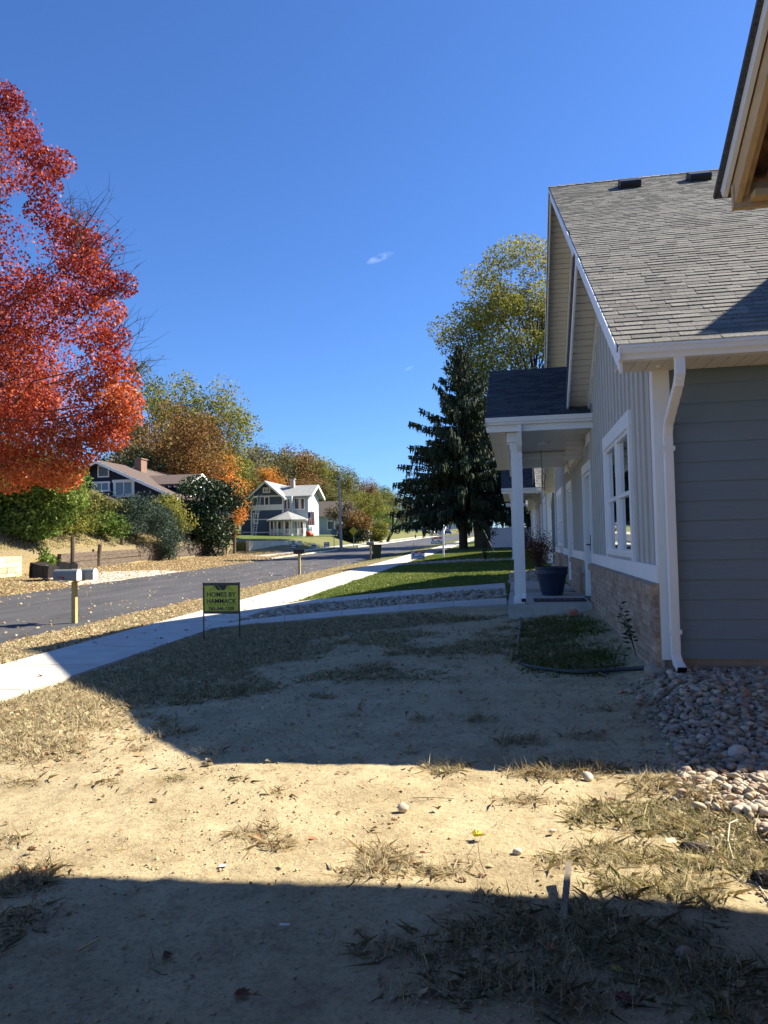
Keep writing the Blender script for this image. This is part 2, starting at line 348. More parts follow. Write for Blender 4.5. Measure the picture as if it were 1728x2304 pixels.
# paths: two curved ribbons with a stone strip between them
def spath(pts): return [ground_pt(*p) for p in pts]
PATHS = []
def ribbon_pts(near, far): return [(ground_pt(*a), ground_pt(*b)) for a, b in zip(near, far)]
PATHS.append(ribbon_pts([(1142,1362),(1020,1368),(900,1378),(770,1389),(640,1401),(560,1408),(478,1417)], [(1140,1348),(1020,1355),(900,1364),(770,1376),(640,1388),(560,1397),(494,1408)]))
PATHS.append(ribbon_pts([(1138,1326),(1020,1334),(900,1345),(770,1355),(640,1368),(600,1376),(590,1379)], [(1136,1314),(1020,1323),(900,1332),(770,1345),(680,1355),(650,1360),(632,1364)]))
def inpoly(x, y, poly):
    r = np.zeros(np.shape(x), bool); n = len(poly); j = n-1
    for i in range(n):
        xi, yi = poly[i]; xj, yj = poly[j]
        with np.errstate(divide='ignore', invalid='ignore'):
            r ^= ((yi > y) != (yj > y)) & (x < (xj-xi)*(y-yi)/(yj-yi+1e-12)+xi)
        j = i
    return r
PP = [[(a.x, a.y) for a, b in P]+[(b.x, b.y) for a, b in reversed(P)] for P in PATHS]
GRAVP = [(b.x, b.y) for a, b in PATHS[0]]+[(-5.45, 13.5), (-5.45, 15.0)]+[(a.x, a.y) for a, b in reversed(PATHS[1])]
onp = inpoly(XG, YG, PP[0]) | inpoly(XG, YG, PP[1]); ZG = ZG-np.where(onp, .05, 0)
nyg, nxg = XG.shape
V = np.stack([XG.ravel(), YG.ravel(), ZG.ravel()], 1)
idx = np.arange(nyg*nxg).reshape(nyg, nxg)
F = np.stack([idx[:-1, :-1], idx[:-1, 1:], idx[1:, 1:], idx[1:, :-1]], -1).reshape(-1, 4)
def ground_material():
    m = bpy.data.materials.new('yard_soil'); m.use_nodes = True; n = m.node_tree.nodes; l = m.node_tree.links
    p = n['Principled BSDF']; p.inputs['Roughness'].default_value = .95; p.inputs['Specular IOR Level'].default_value = .1
    tc = n.new('ShaderNodeTexCoord')
    def nz(s, d=5, r=.6):
        q = n.new('ShaderNodeTexNoise'); q.inputs['Scale'].default_value = s; q.inputs['Detail'].default_value = d; q.inputs['Roughness'].default_value = r
        l.new(tc.outputs['Object'], q.inputs['Vector']); return q.outputs['Fac']
    def ramp(f, e):
        c = n.new('ShaderNodeValToRGB'); els = c.color_ramp.elements
        while len(els) < len(e): els.new(.5)
        for i, (po, co) in enumerate(e): els[i].position = po; els[i].color = (*co, 1)
        l.new(f, c.inputs[0]); return c.outputs[0]
    def mix(f, a, b, t='MIX'):
        x = n.new('ShaderNodeMix'); x.data_type = 'RGBA'; x.blend_type = t
        if isinstance(f, float): x.inputs[0].default_value = f
        else: l.new(f, x.inputs[0])
        l.new(a, x.inputs[6]); l.new(b, x.inputs[7]); return x.outputs[2]
    dirt = ramp(nz(1.7, 6), [(.3, (.35, .28, .165)), (.5, (.46, .375, .225)), (.7, (.53, .44, .275))])
    fine = ramp(nz(45, 6, .7), [(.3, (.62, .60, .58)), (.5, (1, 1, 1)), (.75, (1.1, 1.08, 1.04))])
    dirt = mix(1.0, dirt, fine, 'MULTIPLY')
    specks = ramp(nz(130, 3, .5), [(.27, (.35, .30, .25)), (.36, (1, 1, 1))])
    clods = ramp(nz(9, 8, .8), [(.35, (.74, .70, .66)), (.5, (1, 1, 1)), (.7, (1.06, 1.05, 1.03))])
    dirt = mix(1.0, dirt, clods, 'MULTIPLY')
    dirt = mix(1.0, dirt, specks, 'MULTIPLY')
    soil = ramp(nz(14, 6, .7), [(.3, (.10, .075, .045)), (.5, (.20, .16, .09)), (.7, (.30, .23, .13))])
    green = ramp(nz(2.5, 6, .75), [(.3, (.045, .07, .018)), (.5, (.085, .12, .03)), (.7, (.17, .18, .06))])
    leafy = ramp(nz(9, 6, .8), [(.3, (.11, .075, .035)), (.5, (.24, .185, .09)), (.7, (.34, .285, .145))])
    def att(nm):
        a = n.new('ShaderNodeAttribute'); a.attribute_name = nm; return a.outputs['Fac']
    c = mix(att('cover'), dirt, soil); c = mix(att('lush'), c, green); c = mix(att('leafy'), c, leafy)
    l.new(c, p.inputs['Base Color'])
    b1 = n.new('ShaderNodeBump'); b1.inputs['Strength'].default_value = .55; b1.inputs['Distance'].default_value = .012; l.new(nz(60, 8, .75), b1.inputs['Height'])
    b2 = n.new('ShaderNodeBump'); b2.inputs['Strength'].default_value = .7; b2.inputs['Distance'].default_value = .03; l.new(nz(14, 8, .75), b2.inputs['Height']); l.new(b1.outputs[0], b2.inputs['Normal'])
    l.new(b2.outputs[0], p.inputs['Normal'])
    return m
go = np_mesh('ground', V, F, np.zeros(len(F)), ground_material(), kind='structure', smooth=True)
cv, dr = cover(V[:, 0], V[:, 1]); x, y = V[:, 0], V[:, 1]
lush = np.where((x > -5.45) & (x < 1.2) & (y > 15.5), .85, 0)+np.where((x < -25.5), .9, 0)+np.where((x < -17.7) & (y > 70), .6, 0)+np.where((x > 3) & (y > 8), .7, 0)+np.where((x < -6.95) & (x > -9.75) & (y > 26), .75, 0)
lush = np.clip(lush*np.clip(.4+1.2*fbm(x, y, .5, 77), 0, 1.2)+np.where(cv > .5, np.clip(.5-dr, 0, .5), 0), 0, 1)
leafy = np.where((x < -17.7) & (x > -25.3) & (y < 70), 1., 0)+np.where((x < -25.3) & (y < 60), .85*np.clip(fbm(x, y, .25, 70)*3-.5, 0, 1), 0)+np.where((x < -6.95) & (x > -9.75), .55*np.clip((60-y)/40, 0.2, 1), 0)
leafy = np.clip(leafy, 0, 1)
for nm, a in (('cover', np.maximum(cv*.9, np.where((x < -6.95) | (y > 30), 1, 0))), ('lush', lush), ('leafy', leafy)):
    t = go.data.attributes.new(nm, 'FLOAT', 'POINT'); t.data.foreach_set('value', a.astype(np.float32))
# road, sidewalk, paths ----------------------------------------------------------
def strip(name, x0, x1, ys_, m, dz, edge_noise=0, nx=6, **k):
    xs_ = np.linspace(x0, x1, nx); X, Y = np.meshgrid(xs_, ys_)
    if edge_noise:
        X[:, 0] += (vnoise(Y[:, 0], Y[:, 0]*0, 1.6, 4)-.5)*edge_noise; X[:, -1] += (vnoise(Y[:, 0], Y[:, 0]*0+9, 1.6, 8)-.5)*edge_noise
    Z = gz(X, Y)+dz
    if nx > 4: Z += .05*np.sin(np.clip((X-x0)/(x1-x0), 0, 1)*math.pi)*(1 if edge_noise else 0)
    V = np.stack([X.ravel(), Y.ravel(), Z.ravel()], 1); i = np.arange(X.size).reshape(X.shape)
    F = np.stack([i[:-1, :-1], i[:-1, 1:], i[1:, 1:], i[1:, :-1]], -1).reshape(-1, 4)
    return np_mesh(name, V, F, np.zeros(len(F)), m, **k)
yr = np.unique(np.concatenate([np.arange(-30, 60, .3), np.arange(60, 400, 3.), np.linspace(400, 900, 20)]))
strip('road', ROADX[0], ROADX[1], yr, MT['asphalt'], .012, edge_noise=.35, nx=9, kind='structure')
sw = MB(); yy = -12.0; pan = 1.5
while yy < 130:
    for (a, b) in ((-6.95, -5.45),):
        z0 = gzs(-6.2, yy)+.03; z1 = gzs(-6.2, yy+pan)+.03
        sw._add([(a,yy+.012,z0),(b,yy+.012,z0),(b,yy+pan-.012,z1),(a,yy+pan-.012,z1),(a,yy+.012,z0-.12),(b,yy+.012,z0-.12),(b,yy+pan-.012,z1-.12),(a,yy+pan-.012,z1-.12)],
                [(0,1,2,3),(0,4,5,1),(1,5,6,2),(2,6,7,3),(3,7,4,0)])
    yy += pan
sw.build('sidewalk', MT['walk'], kind='structure')
for P in PATHS:
    m = MB(); P2 = []
    for i in range(len(P)-1):
        for k in range(3): t = k/3; P2.append((P[i][0].lerp(P[i+1][0], t), P[i][1].lerp(P[i+1][1], t)))
    P2.append(P[-1])
    for i in range(len(P2)-1):
        a, b = P2[i]; c, d = P2[i+1]; up = Vector((0,0,.028)); dn = Vector((0,0,-.1))
        e = .004/max(.1, (c-a).length)
        a2, b2, c2, d2 = a.lerp(c, e), b.lerp(d, e), a.lerp(c, 1-e), b.lerp(d, 1-e)
        if i % 3: a2, b2 = a, b
        if (i+1) % 3: c2, d2 = c, d
        m._add([a2+up, b2+up, d2+up, c2+up, a2+dn, b2+dn, d2+dn, c2+dn], [(3,2,1,0),(0,1,5,4),(1,2,6,5),(2,3,7,6),(3,0,4,7)])
    m.build('path', MT['walk'], kind='structure')
# pale gravel pull-in across the street, curb on the far side
cg = MB()
pts = [(-18.2, 27.6), (-17.75, 29.5), (-17.8, 37.5), (-19.3, 37.9), (-21.5, 36.2), (-23.2, 34.6), (-23.4, 32.2), (-20.6, 30.2)]
cg.prism([(a, b, gzs(a, b)-.03) for a, b in pts], (0, 0, .045)); 
cg.build('driveway', mat('crushed_stone', (.62, .58, .52), (.40, .30, .22), scale=3.5, rough=.95, bump=.6, bscale=60, detail=8), kind='structure')
cb = MB(); yy = 52.
while yy < 72:
    z = gzs(-18, yy); cb.obox((-18.0, yy, z-.1), (.18, 0, 0), (0, 2.9, G*2.9), (0, 0, .2)); yy += 2.92
yy = 82.
while yy < 170:
    z = gzs(-18, yy); cb.obox((-18.0, yy, z-.1), (.25, 0, 0), (0, 3.9, G*3.9), (0, 0, .25)); yy += 3.92
cb.build('kerb', MT['walk'], kind='structure')
sw2 = MB(); yy = 56.
while yy < 170:
    z = gzs(-20.4, yy)+.04; sw2.obox((-21.2, yy, z-.1), (1.3, 0, 0), (0, 1.98, G*1.98), (0, 0, .1)); yy += 2.
sw2.build('far_sidewalk', MT['walk'], kind='structure')
side = MB(); side.prism([(-60, 76.2, gzs(-30,76)+.25), (-17.6, 76.2, gzs(-17.7, 76)+.02), (-17.6, 81.5, gzs(-17.7, 81)+.02), (-60, 81.5, gzs(-30, 81)+.25)], (0, 0, .02)); side.build('side_street', MT['asphalt'], kind='structure')
# ================================================================ new houses on the right
XF = 1.30          # board-and-batten wall plane
XU = 1.46          # upper gable wall plane
XR = .92           # rake overhang plane
YN, YM, YE = 7.05, 15.8, 24.55   # near wall, centre, far wall
EY, EZ, SL = 6.53, 3.08, .63     # near eave line and roof slope
ZR = EZ+SL*(YM-EY)
XB = 12.5
def shingle_slope(m, p0, ux, us, wid, length, expo=.132, keep=None, seed=1):
    """individual laminated tabs: p0 lower corner, ux along the eave, us up the slope"""
    r = random.Random(seed); ux = Vector(ux).normalized(); us = Vector(us).normalized(); nn = ux.cross(us); p0 = Vector(p0)
    if nn.z < 0: nn = -nn
    k = 0; s = 0.
    while s < length:
        h = min(expo, length-s); a = -r.random()*.25
        while a < wid:
            w = r.choice([.12, .15, .18, .2, .22, .25, .30]); a0, a1 = max(a, 0), min(a+w, wid)
            if a1-a0 > .02:
                q = r.random(); thick = .006 if q < .5 else .011
                c = r.random()*.75+(.12 if thick > .009 else 0)
                if keep is None or keep((a0+a1)/2, s):
                    o = p0+ux*(a0+.002)+us*(s-.004)
                    W = a1-a0-.004
                    b0, b1 = o+nn*(thick), o+ux*W+nn*(thick)
                    t0, t1 = o+us*(h+.004)+nn*.001, o+ux*W+us*(h+.004)+nn*.001
                    m._add([o, o+ux*W, b1, b0, t0, t1], [(0,1,2,3), (3,2,5,4), (0,3,4), (1,5,2)], min(c, 1))
            a += w
        s += expo; k += 1
def wall_y(m, x0, x1, y0, y1, z0, z1, holes):
    """wall slab spanning Y with rectangular openings (ya, yb, za, zb)"""
    cuts = sorted(holes); y = y0
    for (a, b, c, d) in cuts:
        if a > y: m.box(x0, x1, y, a, z0, z1)
        if c > z0: m.box(x0, x1, a, b, z0, c)
        if d < z1: m.box(x0, x1, a, b, d, z1)
        y = b
    if y < y1: m.box(x0, x1, y, y1, z0, z1)
def zroof(y, y0=EY, yc=YM): return EZ+SL*(y-y0) if y <= yc else EZ+SL*(yc-y0)-SL*(y-yc)
def make_house():
    H0 = empty('duplex_house', (XF, YN, .2)); P = H0
    DOORS = [(13.0, 14.2), (17.4, 18.6)]; WINS = [(8.58, 10.78), (20.82, 23.02)]
    holes = [(a, b, .36, 2.62) for a, b in DOORS]+[(a, b, 1.25, 2.68) for a, b in WINS]
    # --- front wall, boards with raised battens
    m = MB(); wall_y(m, XF, XF+.1, YN+.12, YE, 1.03, 3.35, [(a, b, max(c, 1.03), d) for a, b, c, d in holes])
    A = 10.33; zA = EZ+SL*(A-EY)-.12
    for cA in (A, 2*YM-A):
        m.prism([(XF, cA-(zA-3.35)/SL, 3.35), (XF, cA+(zA-3.35)/SL, 3.35), (XF, cA, zA)], (.1, 0, 0))
    m.box(XF+.001, XF+.09, 14.1, 17.5, 3.35, 4.3)
    y = YN+.26
    while y < YE-.1:
        hit = [h for h in holes if h[0]-.17 < y < h[1]+.17]; za = 3.0
        for cA in (A, 2*YM-A): za = max(za, min(zA-SL*abs(y-cA)-.02, zA))
        z0, z1 = 1.18, za
        if hit:
            if hit[0][2] > .5 and False: m.box(XF-.02, XF, y-.03, y+.03, z0, hit[0][2]-.13)
            m.box(XF-.02, XF, y-.03, y+.03, hit[0][3]+.2, z1)
        else: m.box(XF-.02, XF, y-.03, y+.03, z0, z1)
        y += .305
    m.build('wall', MT['batten'], P, label='warm grey board and batten front wall')
    # --- upper gable wall, dark lap boards
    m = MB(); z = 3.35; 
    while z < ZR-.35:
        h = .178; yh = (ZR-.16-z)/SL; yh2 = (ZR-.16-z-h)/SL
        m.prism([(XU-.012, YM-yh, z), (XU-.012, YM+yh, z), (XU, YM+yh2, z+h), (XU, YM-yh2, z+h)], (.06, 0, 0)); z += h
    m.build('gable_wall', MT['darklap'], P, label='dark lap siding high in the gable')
    # --- near side wall, slate lap boards over a foundation
    m = MB(); z = .34; n = 0
    while z < 2.98:
        h = .178; lo = YN-.012
        js = [1.42, 1.42+1.3+(n*1.37 % 2.4), 1.42+4.6+(n*.9 % 1.5), XB]
        for a, b in zip(js[:-1], js[1:]):
            m._add([(a+.002,lo,z),(b-.002,lo,z),(b-.002,YN,z+h),(a+.002,YN,z+h),(a+.001,YN+.03,z),(b-.001,YN+.03,z),(b-.001,YN+.03,z+h),(a+.001,YN+.03,z+h)],
                   [(0,1,2,3),(0,4,5,1),(4,7,6,5),(3,2,6,7),(0,3,7,4),(1,5,6,2)])
        z += h; n += 1
    m.build('side_wall', MT['lap'], P, label='slate blue lap siding on the side wall')
    m = MB(); m.box(1.42, XB, YN+.03, YN+.12, .34, 3.0); m.box(XB-.1, XB, YN+.12, YE, .3, 3.0); m.box(1.42, XB-.1, YE-.1, YE, .34, 3.0)
    m.box(XF+.102, XF+.14, YN+.3, YE-.3, 2.9, 3.3)
    m.build('rear_wall', MT['lap'], P)
    m = MB(); m.box(1.27, XB, YN+.015, YE-.05, -.3, .338); m.build('foundation', MT['found'], P)
    # inside: near-black slab, its colour stands in for unlit rooms behind glass
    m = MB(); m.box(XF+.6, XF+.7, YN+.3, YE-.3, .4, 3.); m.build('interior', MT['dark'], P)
    # --- brick wainscot
    m = MB(); r = random.Random(5)
    segs = [(YN-.02, 12.88), (14.32, 17.28), (18.72, YE)]
    for (a, b) in segs:
        z = -.15; row = 0
        while z < .90:
            y = a-(.1 if row % 2 else 0)
            while y < b:
                y0, y1 = max(y, a), min(y+.19, b)
                if y1-y0 > .02: m.box(1.222+r.random()*.004, 1.26, y0, y1, z, z+.057, r.random())
                y += .2
            z += .0675; row += 1
        y = a
        while y < b-.03:      # sloping rowlock cap
            y1 = min(y+.057, b); m.obox((1.185, y, .915), (.13, 0, .02), (0, y1-y, 0), (0, 0, .09), r.random()); y += .067
    m.build('brick_wainscot', MT['brick'], P)
    mm = MB()
    for (a, b) in segs: mm.box(1.232, 1.295, a+.004, b-.004, -.3, .93); mm.box(1.2, 1.29, a+.004, b-.004, .905, .985)
    mm.build('mortar', MT['mortar'], P)
    # --- trim: belly band, corner boards, frieze
    m = MB()
    for (a, b) in [(YN-.03, 12.86), (14.34, 17.26), (18.74, YE)]: m.box(XF-.045, XF-.001, a, b, 1.02, 1.18)
    m.build('belly_band', MT['white'], P)
    m = MB(); m.box(XF-.028, 1.42, YN-.028, YN+.02, .33, 3.0); m.box(XF-.028, XF-.001, YN+.02, YN+.12, 1.18, 3.15); m.build('corner_board', MT['white'], P)
    m = MB(); m.box(XF-.028, 1.42, YE, YE+.02, .33, 3.0); m.box(XF-.028, XF-.001, YE-.1, YE, 1.18, 3.15)
    m.build('corner_board', MT['white'], P)
    m = MB()
    for cA in (A, 2*YM-A):
        for sg in (-1, 1):
            a = Vector((XF-.03, cA, zA+.02)); b = Vector((XF-.03, cA+sg*(zA-3.12)/SL, 3.14)); m.obox(a, (.03, 0, 0), (0, 0, -.2), b-a)
    for sg in (-1, 1):
        a = Vector((XU-.04, YM, ZR-.14)); b = Vector((XU-.04, YM+sg*(ZR-3.3)/SL, 3.16)); m.obox(a, (.03, 0, 0), (0, 0, -.2), b-a)
    m.build('frieze', MT['white'], P)
    # --- windows
    for (a, b) in WINS:
        m = MB(); x0 = XF-.04
        m.box(x0, XF-.001, a-.15, b+.15, 2.68, 2.86); m.box(x0+.003, XF-.001, a-.13, a, 1.18, 2.68); m.box(x0+.003, XF-.001, b, b+.13, 1.18, 2.68)
        w = m.build('window', MT['white'], P)
        mid = (a+b)/2
        m = MB(); s = .05
        for (c, d) in ((a, mid-.04), (mid+.04, b)):
            m.box(XF-.02, XF+.06, c, c+s, 1.25, 2.68); m.box(XF-.02, XF+.06, d-s, d, 1.25, 2.68)
            m.box(XF-.02, XF+.06, c+s, d-s, 1.25, 1.25+s); m.box(XF-.02, XF+.06, c+s, d-s, 2.68-s, 2.68); m.box(XF-.015, XF+.055, c+s, d-s, 1.93, 1.98)
            m.box(XF-.01, XF+.03, c+s, c+s+.03, 1.3, 1.93); m.box(XF-.01, XF+.03, d-s-.03, d-s, 1.3, 1.93)
        m.box(XF-.03, XF+.06, mid-.04, mid+.04, 1.25, 2.68); m.box(XF-.035, XF+.06, a, b, 1.215, 1.248)
        m.build('sash', MT['gutter'], w)
        for (c, d) in ((a+.05, mid-.09), (mid+.09, b-.05)): m = MB(); m.quad((XF+.02, c, 1.3), (XF+.02, d, 1.3), (XF+.02, d, 2.63), (XF+.02, c, 2.63)); m.build('pane', MT['glass'], w)
        m = MB(); y = a+.02
        while y < b-.02:
            m.obox((XF+.030, y, 1.22), (.003, 0, 0), (.014 if int(y*16) % 2 else -.0, .062, 0), (0, 0, .74)); y += .062
        m.build('curtain', MT['curtain'], w)
    # --- doors
    for (a, b) in DOORS:
        m = MB(); x0 = XF-.04
        m.box(x0, XF-.001, a-.15, b+.15, 2.62, 2.78); m.box(x0+.003, XF-.001, a-.13, a, .36, 2.62); m.box(x0+.003, XF-.001, b, b+.13, .36, 2.62)
        m.box(XF, XF+.12, a, a+.04, .36, 2.62); m.box(XF, XF+.12, b-.04, b, .36, 2.62); m.box(XF, XF+.12, a+.04, b-.04, 2.57, 2.62)
        fr = m.build('door_frame', MT['white'], P)
        m = MB(); m.box(XF+.07, XF+.11, a+.04, b-.04, .38, 2.57)
        for (z0, z1) in ((.55, 1.35), (1.5, 2.4)):
            for (c, d) in ((a+.14, (a+b)/2-.05), ((a+b)/2+.05, b-.14)): m.box(XF+.062, XF+.07, c, d, z0, z1)
        dd = m.build('door', MT['door'], P)
        m = MB(); yk = b-.14 if a < 15 else a+.14
        m.tube([(XF+.07, yk, 1.32), (XF, yk, 1.32), (XF-.02, yk+(.09 if a < 15 else -.09)*-1, 1.32)], .012); m.box(XF+.055, XF+.07, yk-.03, yk+.03, 1.2, 1.5)
        m.build('handle', MT['black'], dd)
    # --- main roof
    up = Vector((0, 1, SL)).normalized(); L = (YM-EY)/up.y
    m = MB(); shingle_slope(m, (XR-.02, EY-.02, EZ+.020), (1,0,0), up, 6.6, L+.06, seed=11)
    rf = m.build('roof', MT['shingle'], P)
    m = MB(); th = .07
    m.prism([(XR-.02, EY-.02, EZ-.045), (XR-.02, YM, ZR-.045), (XR-.02, YM, ZR+.018), (XR-.02, EY-.02, EZ+.018)], (XB+.4-XR, 0, 0))
    FE = 2*YM-EY
    m.prism([(XR-.02, FE+.02, EZ-.045), (XR-.02, YM, ZR-.045), (XR-.02, YM, ZR+.025), (XR-.02, FE+.02, EZ+.025)], (XB+.4-XR, 0, 0))
    m.prism([(XR+6.58, EY, EZ+.02), (XR+6.58, YM, ZR+.02), (XR+6.58, YM, ZR+.035), (XR+6.58, EY, EZ+.035)], (XB-6.2-XR, 0, 0))
    m.build('roof_deck', MT['pshingle'], P)
    m = MB(); xx = XR-.03
    while xx < 7:
        for sg in (-1, 1): m.obox((xx, YM, ZR+.05), (.19, 0, -.008), Vector((0, sg, -SL)).normalized()*.15, (0, 0, .008), random.random())
        xx += .19
    m.build('ridge_cap', MT['shingle'], P)
    # unseen block, added and shaped to cast the diagonal shadow on the roof
    m = MB(); m.prism([(4.85, 6.62, 3.22), (4.85, 8.35, 6.5), (4.85, 9.3, 6.32), (4.85, 13., 5.6), (4.85, 17.5, 3.3)], (7.45, 0, 0)); m.build('roof_shadow_block', MT['lap'], P)
    for (vx, vy) in ((2.38, 0), (3.66, 0)):
        s = YM-1.0; zb = EZ+SL*(s-EY)+.025; m = MB(); o = Vector((vx-.19, s-.2, zb-.2*SL)); n_ = Vector((0, -SL, 1)).normalized()
        prof = [(0, 0), (0, .11), (.05, .145), (.38, .145), (.42, .11), (.42, 0)]
        m.prism([o+up*a+n_*b for a, b in prof], (.38, 0, 0)); m.obox(o-up*.06-Vector((.05, 0, 0)), (.48, 0, 0), up*.55, n_*.012)
        for k in range(9): m.obox(o+Vector((.02+.04*k, 0, 0))-up*.012, (.02, 0, 0), up*.012, n_*.10)
        m.build('roof_vent', MT['black'], rf)
    # soffits under the rakes: narrow vinyl boards; rake fascia boards
    m = MB()
    def soff(x0, x1, ya, yb, yc, y0):
        zc = EZ+SL*(yc-y0)
        for sg in (-1, 1):
            d = Vector((0, sg, -SL)).normalized(); n_ = Vector((0, SL*sg, 1)).normalized(); s = .0; Ls = (yc-y0)/abs(d.y)-.05
            while s < Ls:
                o = Vector((x0, yc, zc-.07))+d*s; m.obox(o, (x1-x0, 0, 0), d*.128, n_*-.02); s += .143
    soff(XR+.03, XU-.03, 0, 0, YM, EY)
    m.build('soffit', MT['vinyl'], P)
    m = MB()
    def soff2(x0, x1, yc, y0):
        zc = EZ+SL*(yc-y0); d = Vector((0, 1, -SL)).normalized(); n_ = Vector((0, SL, 1)).normalized(); s = 0.; Ls = (yc-y0)/abs(d.y)-.05
        while s < Ls:
            o = Vector((x0, yc, zc-.10))+d*s; m.obox(o, (x1-x0, 0, 0), d*.128, n_*-.02); s += .143
    soff2(XR+.03, XF-.03, A, EY)
    m.build('soffit', MT['vinyl'], P)
    m = MB()   # secondary gable roofs (far slope of the near one, both of the far one)
    zA2 = EZ+SL*(A-EY)-.055
    def slab(xa, xb, ya, za, yb, zb, t=.09): m.prism([(xa, ya, za), (xa, yb, zb), (xa, yb, zb+t), (xa, ya, za+t)], (xb-xa, 0, 0))
    slab(XR-.015, XU+.3, A, zA2-.02, 2*A-EY-.7, zA2-SL*(A-EY-.7)-.02)
    m.build('gable_roof', MT['pshingle'], P); m = MB(); B = 2*YM-A; slab(XR-.015, XU+.3, B, zA2-.02, 2*B-(2*YM-EY)+.7, zA2-SL*(A-EY-.7)-.02)
    m.build('gable_roof', MT['pshingle'], P)
    m = MB()
    def rake(x0, ya, za, yb, zb, w=.19, x1=None):
        a = Vector((x0, ya, za)); b = Vector((x0, yb, zb)); m.obox(a, (.025, 0, 0), (0, 0, -w), b-a)
    rake(XR, EY, EZ-.035, YM, ZR-.035); rake(XR, FE, EZ-.035, YM, ZR-.035); rake(XR+.004, A, zA2-.02, 2*A-EY-.7, zA2-SL*(A-EY-.7)-.02); rake(XR+.004, B, zA2-.02, 2*B-FE+.7, zA2-SL*(A-EY-.7)-.02)
    m.build('rake_board', MT['white'], P)
    m = MB(); a = Vector((XR-.035, EY-.03, EZ-.045)); b = Vector((XR-.035, YM, ZR-.045)); m.obox(a, (.012, 0, 0), (0, 0, .06), b-a)
    a = Vector((XR-.035, FE+.03, EZ-.045)); m.obox(a, (.012, 0, 0), (0, 0, .06), b-a)
    m.build('drip_edge', MT['blackmetal'] if False else MT['gutter'], P)
    # eave soffit + gutter (K profile) + corner return
    def gutter(x0, x1, y, z):
        g = MB(); pr = [(0, 0), (-.075, 0), (-.085, .03), (-.105, .05), (-.11, .085), (-.12, .09), (-.12, .115), (-.112, .115), (-.108, .09), (0, .09)]
        g.prism([(x0, y+a, z+b) for a, b in pr], (x1-x0, 0, 0))
        g.box(x0-.004, x0, y-.122, y+.002, z-.002, z+.117)
        return g
    g = gutter(XR-.01, XB+.3, EY-.005, EZ-.125); g.box(XR, XB+.3, EY-.002, EY+.02, EZ-.123, EZ-.046); g.build('gutter', MT['gutter'], P)
    m = MB(); xx = XR+.02
    while xx < XB: m.box(xx, xx+.118, EY+.021, YN-.03, EZ-.115, EZ-.10); m.box(xx+.118, xx+.13, EY+.021, YN-.03, EZ-.108, EZ-.095); xx += .13
    m.build('eave_soffit', MT['vinyl'], P)
    m = MB(); m.prism([(XR+.027, EY+.021, EZ-.10), (XR+.027, EY+.2, EZ-.10), (XR+.027, EY+.2, EZ+.03), (XR+.027, EY+.021, EZ-.05)], (.02, 0, 0)); m.build('cornice_return', MT['white'], P)
    # --- downspout with offset elbows
    def downspout(x, y, zt, zb, yback, shoe=True, name='downspout', w=.082, d=.06):
        m = MB()
        pts = [(x, y, zt), (x, y, zt-.14), (x-.005, y+.04, zt-.22), (x-.02, yback-.05, zt-.50), (x-.02, yback, zt-.60), (x-.02, yback, zb+.12)]
        def sec(p, q0=None, t=(0,0,-1)):
            t = Vector(t).normalized(); xa = Vector((1,0,0)); ya = t.cross(xa); p = Vector(p)
            return [p+xa*a*w/2+ya*b*d/2 for a, b in ((-1,-.8),(-.8,-1),(.8,-1),(1,-.8),(1,.8),(.8,1),(-.8,1),(-1,.8))]
        fine = []
        for i in range(len(pts)-1):
            a, b = Vector(pts[i]), Vector(pts[i+1]); k = 9 if i in (1, 2, 3) else 1
            for j in range(k): fine.append(a.lerp(b, j/k))
        fine.append(Vector(pts[-1]))
        if shoe: fine += [Vector((x-.02+.01, yback-.03, zb+.05)), Vector((x+.005, yback-.12, zb))]
        b0 = len(m.v)
        for i, p in enumerate(fine):
            t = fine[min(i+1, len(fine)-1)]-fine[max(i-1, 0)]; q = 1
            s = sec(p, t=t)
            cpt = Vector((0,0,0))
            for v in s: cpt += v
            cpt /= 8; q = .93 if (i % 2 and 1 < i < len(fine)-3) else 1.
            m.v += [tuple(cpt+(v-cpt)*q) for v in s]
        for i in range(len(fine)-1):
            for k in range(8):
                m.f.append((b0+i*8+k, b0+i*8+(k+1) % 8, b0+(i+1)*8+(k+1) % 8, b0+(i+1)*8+k)); m.r.append(.5)
        o = m.build(name, MT['gutter'], P)
        # straps and dark mouth
        for z in (zt-.72, zb+.32): s = MB(); s.box(x-.02-.055, x-.02+.055, yback-.034, yback-.005, z-.02, z+.02); s.build('strap', MT['gutter'], o)
        e = fine[-1]; s = MB(); t = (fine[-1]-fine[-2]).normalized(); q = sec(e+t*.002, t=t); s._add([e+(v-e)*.94 for v in q], [tuple(range(8))]); s._add([e+(v-e)*.94 for v in q], [tuple(range(7,-1,-1))])
        s.build('outlet', MT['black'], o)
        return o
    downspout(1.40, EY+.02-.06, EZ-.12, .27, YN-.075)
    downspout(1.36, FE-.0+.06, EZ-.12, .3, YE+.075, shoe=False)
    # --- porch
    PX0, PX1 = -.44, XF; PY0, PYC, PY1 = 12.46, 16.0, 19.54; PZ = 3.40; PS = .46; PR = PZ+PS*(PYC-PY0)
    upp = Vector((0, 1, PS)).normalized()
    m = MB(); shingle_slope(m, (PX0-.02, PY0-.02, PZ+.07), (1,0,0), upp, PX1-PX0+.02, (PYC-PY0)/upp.y+.04, seed=5)
    pr = m.build('porch_roof', MT['pshingle'], P)
    m = MB(); m.prism([(PX0-.02, PY0-.02, PZ), (PX0-.02, PYC, PR), (PX0-.02, PYC, PR+.068), (PX0-.02, PY0-.02, PZ+.068)], (PX1-PX0+.02, 0, 0))
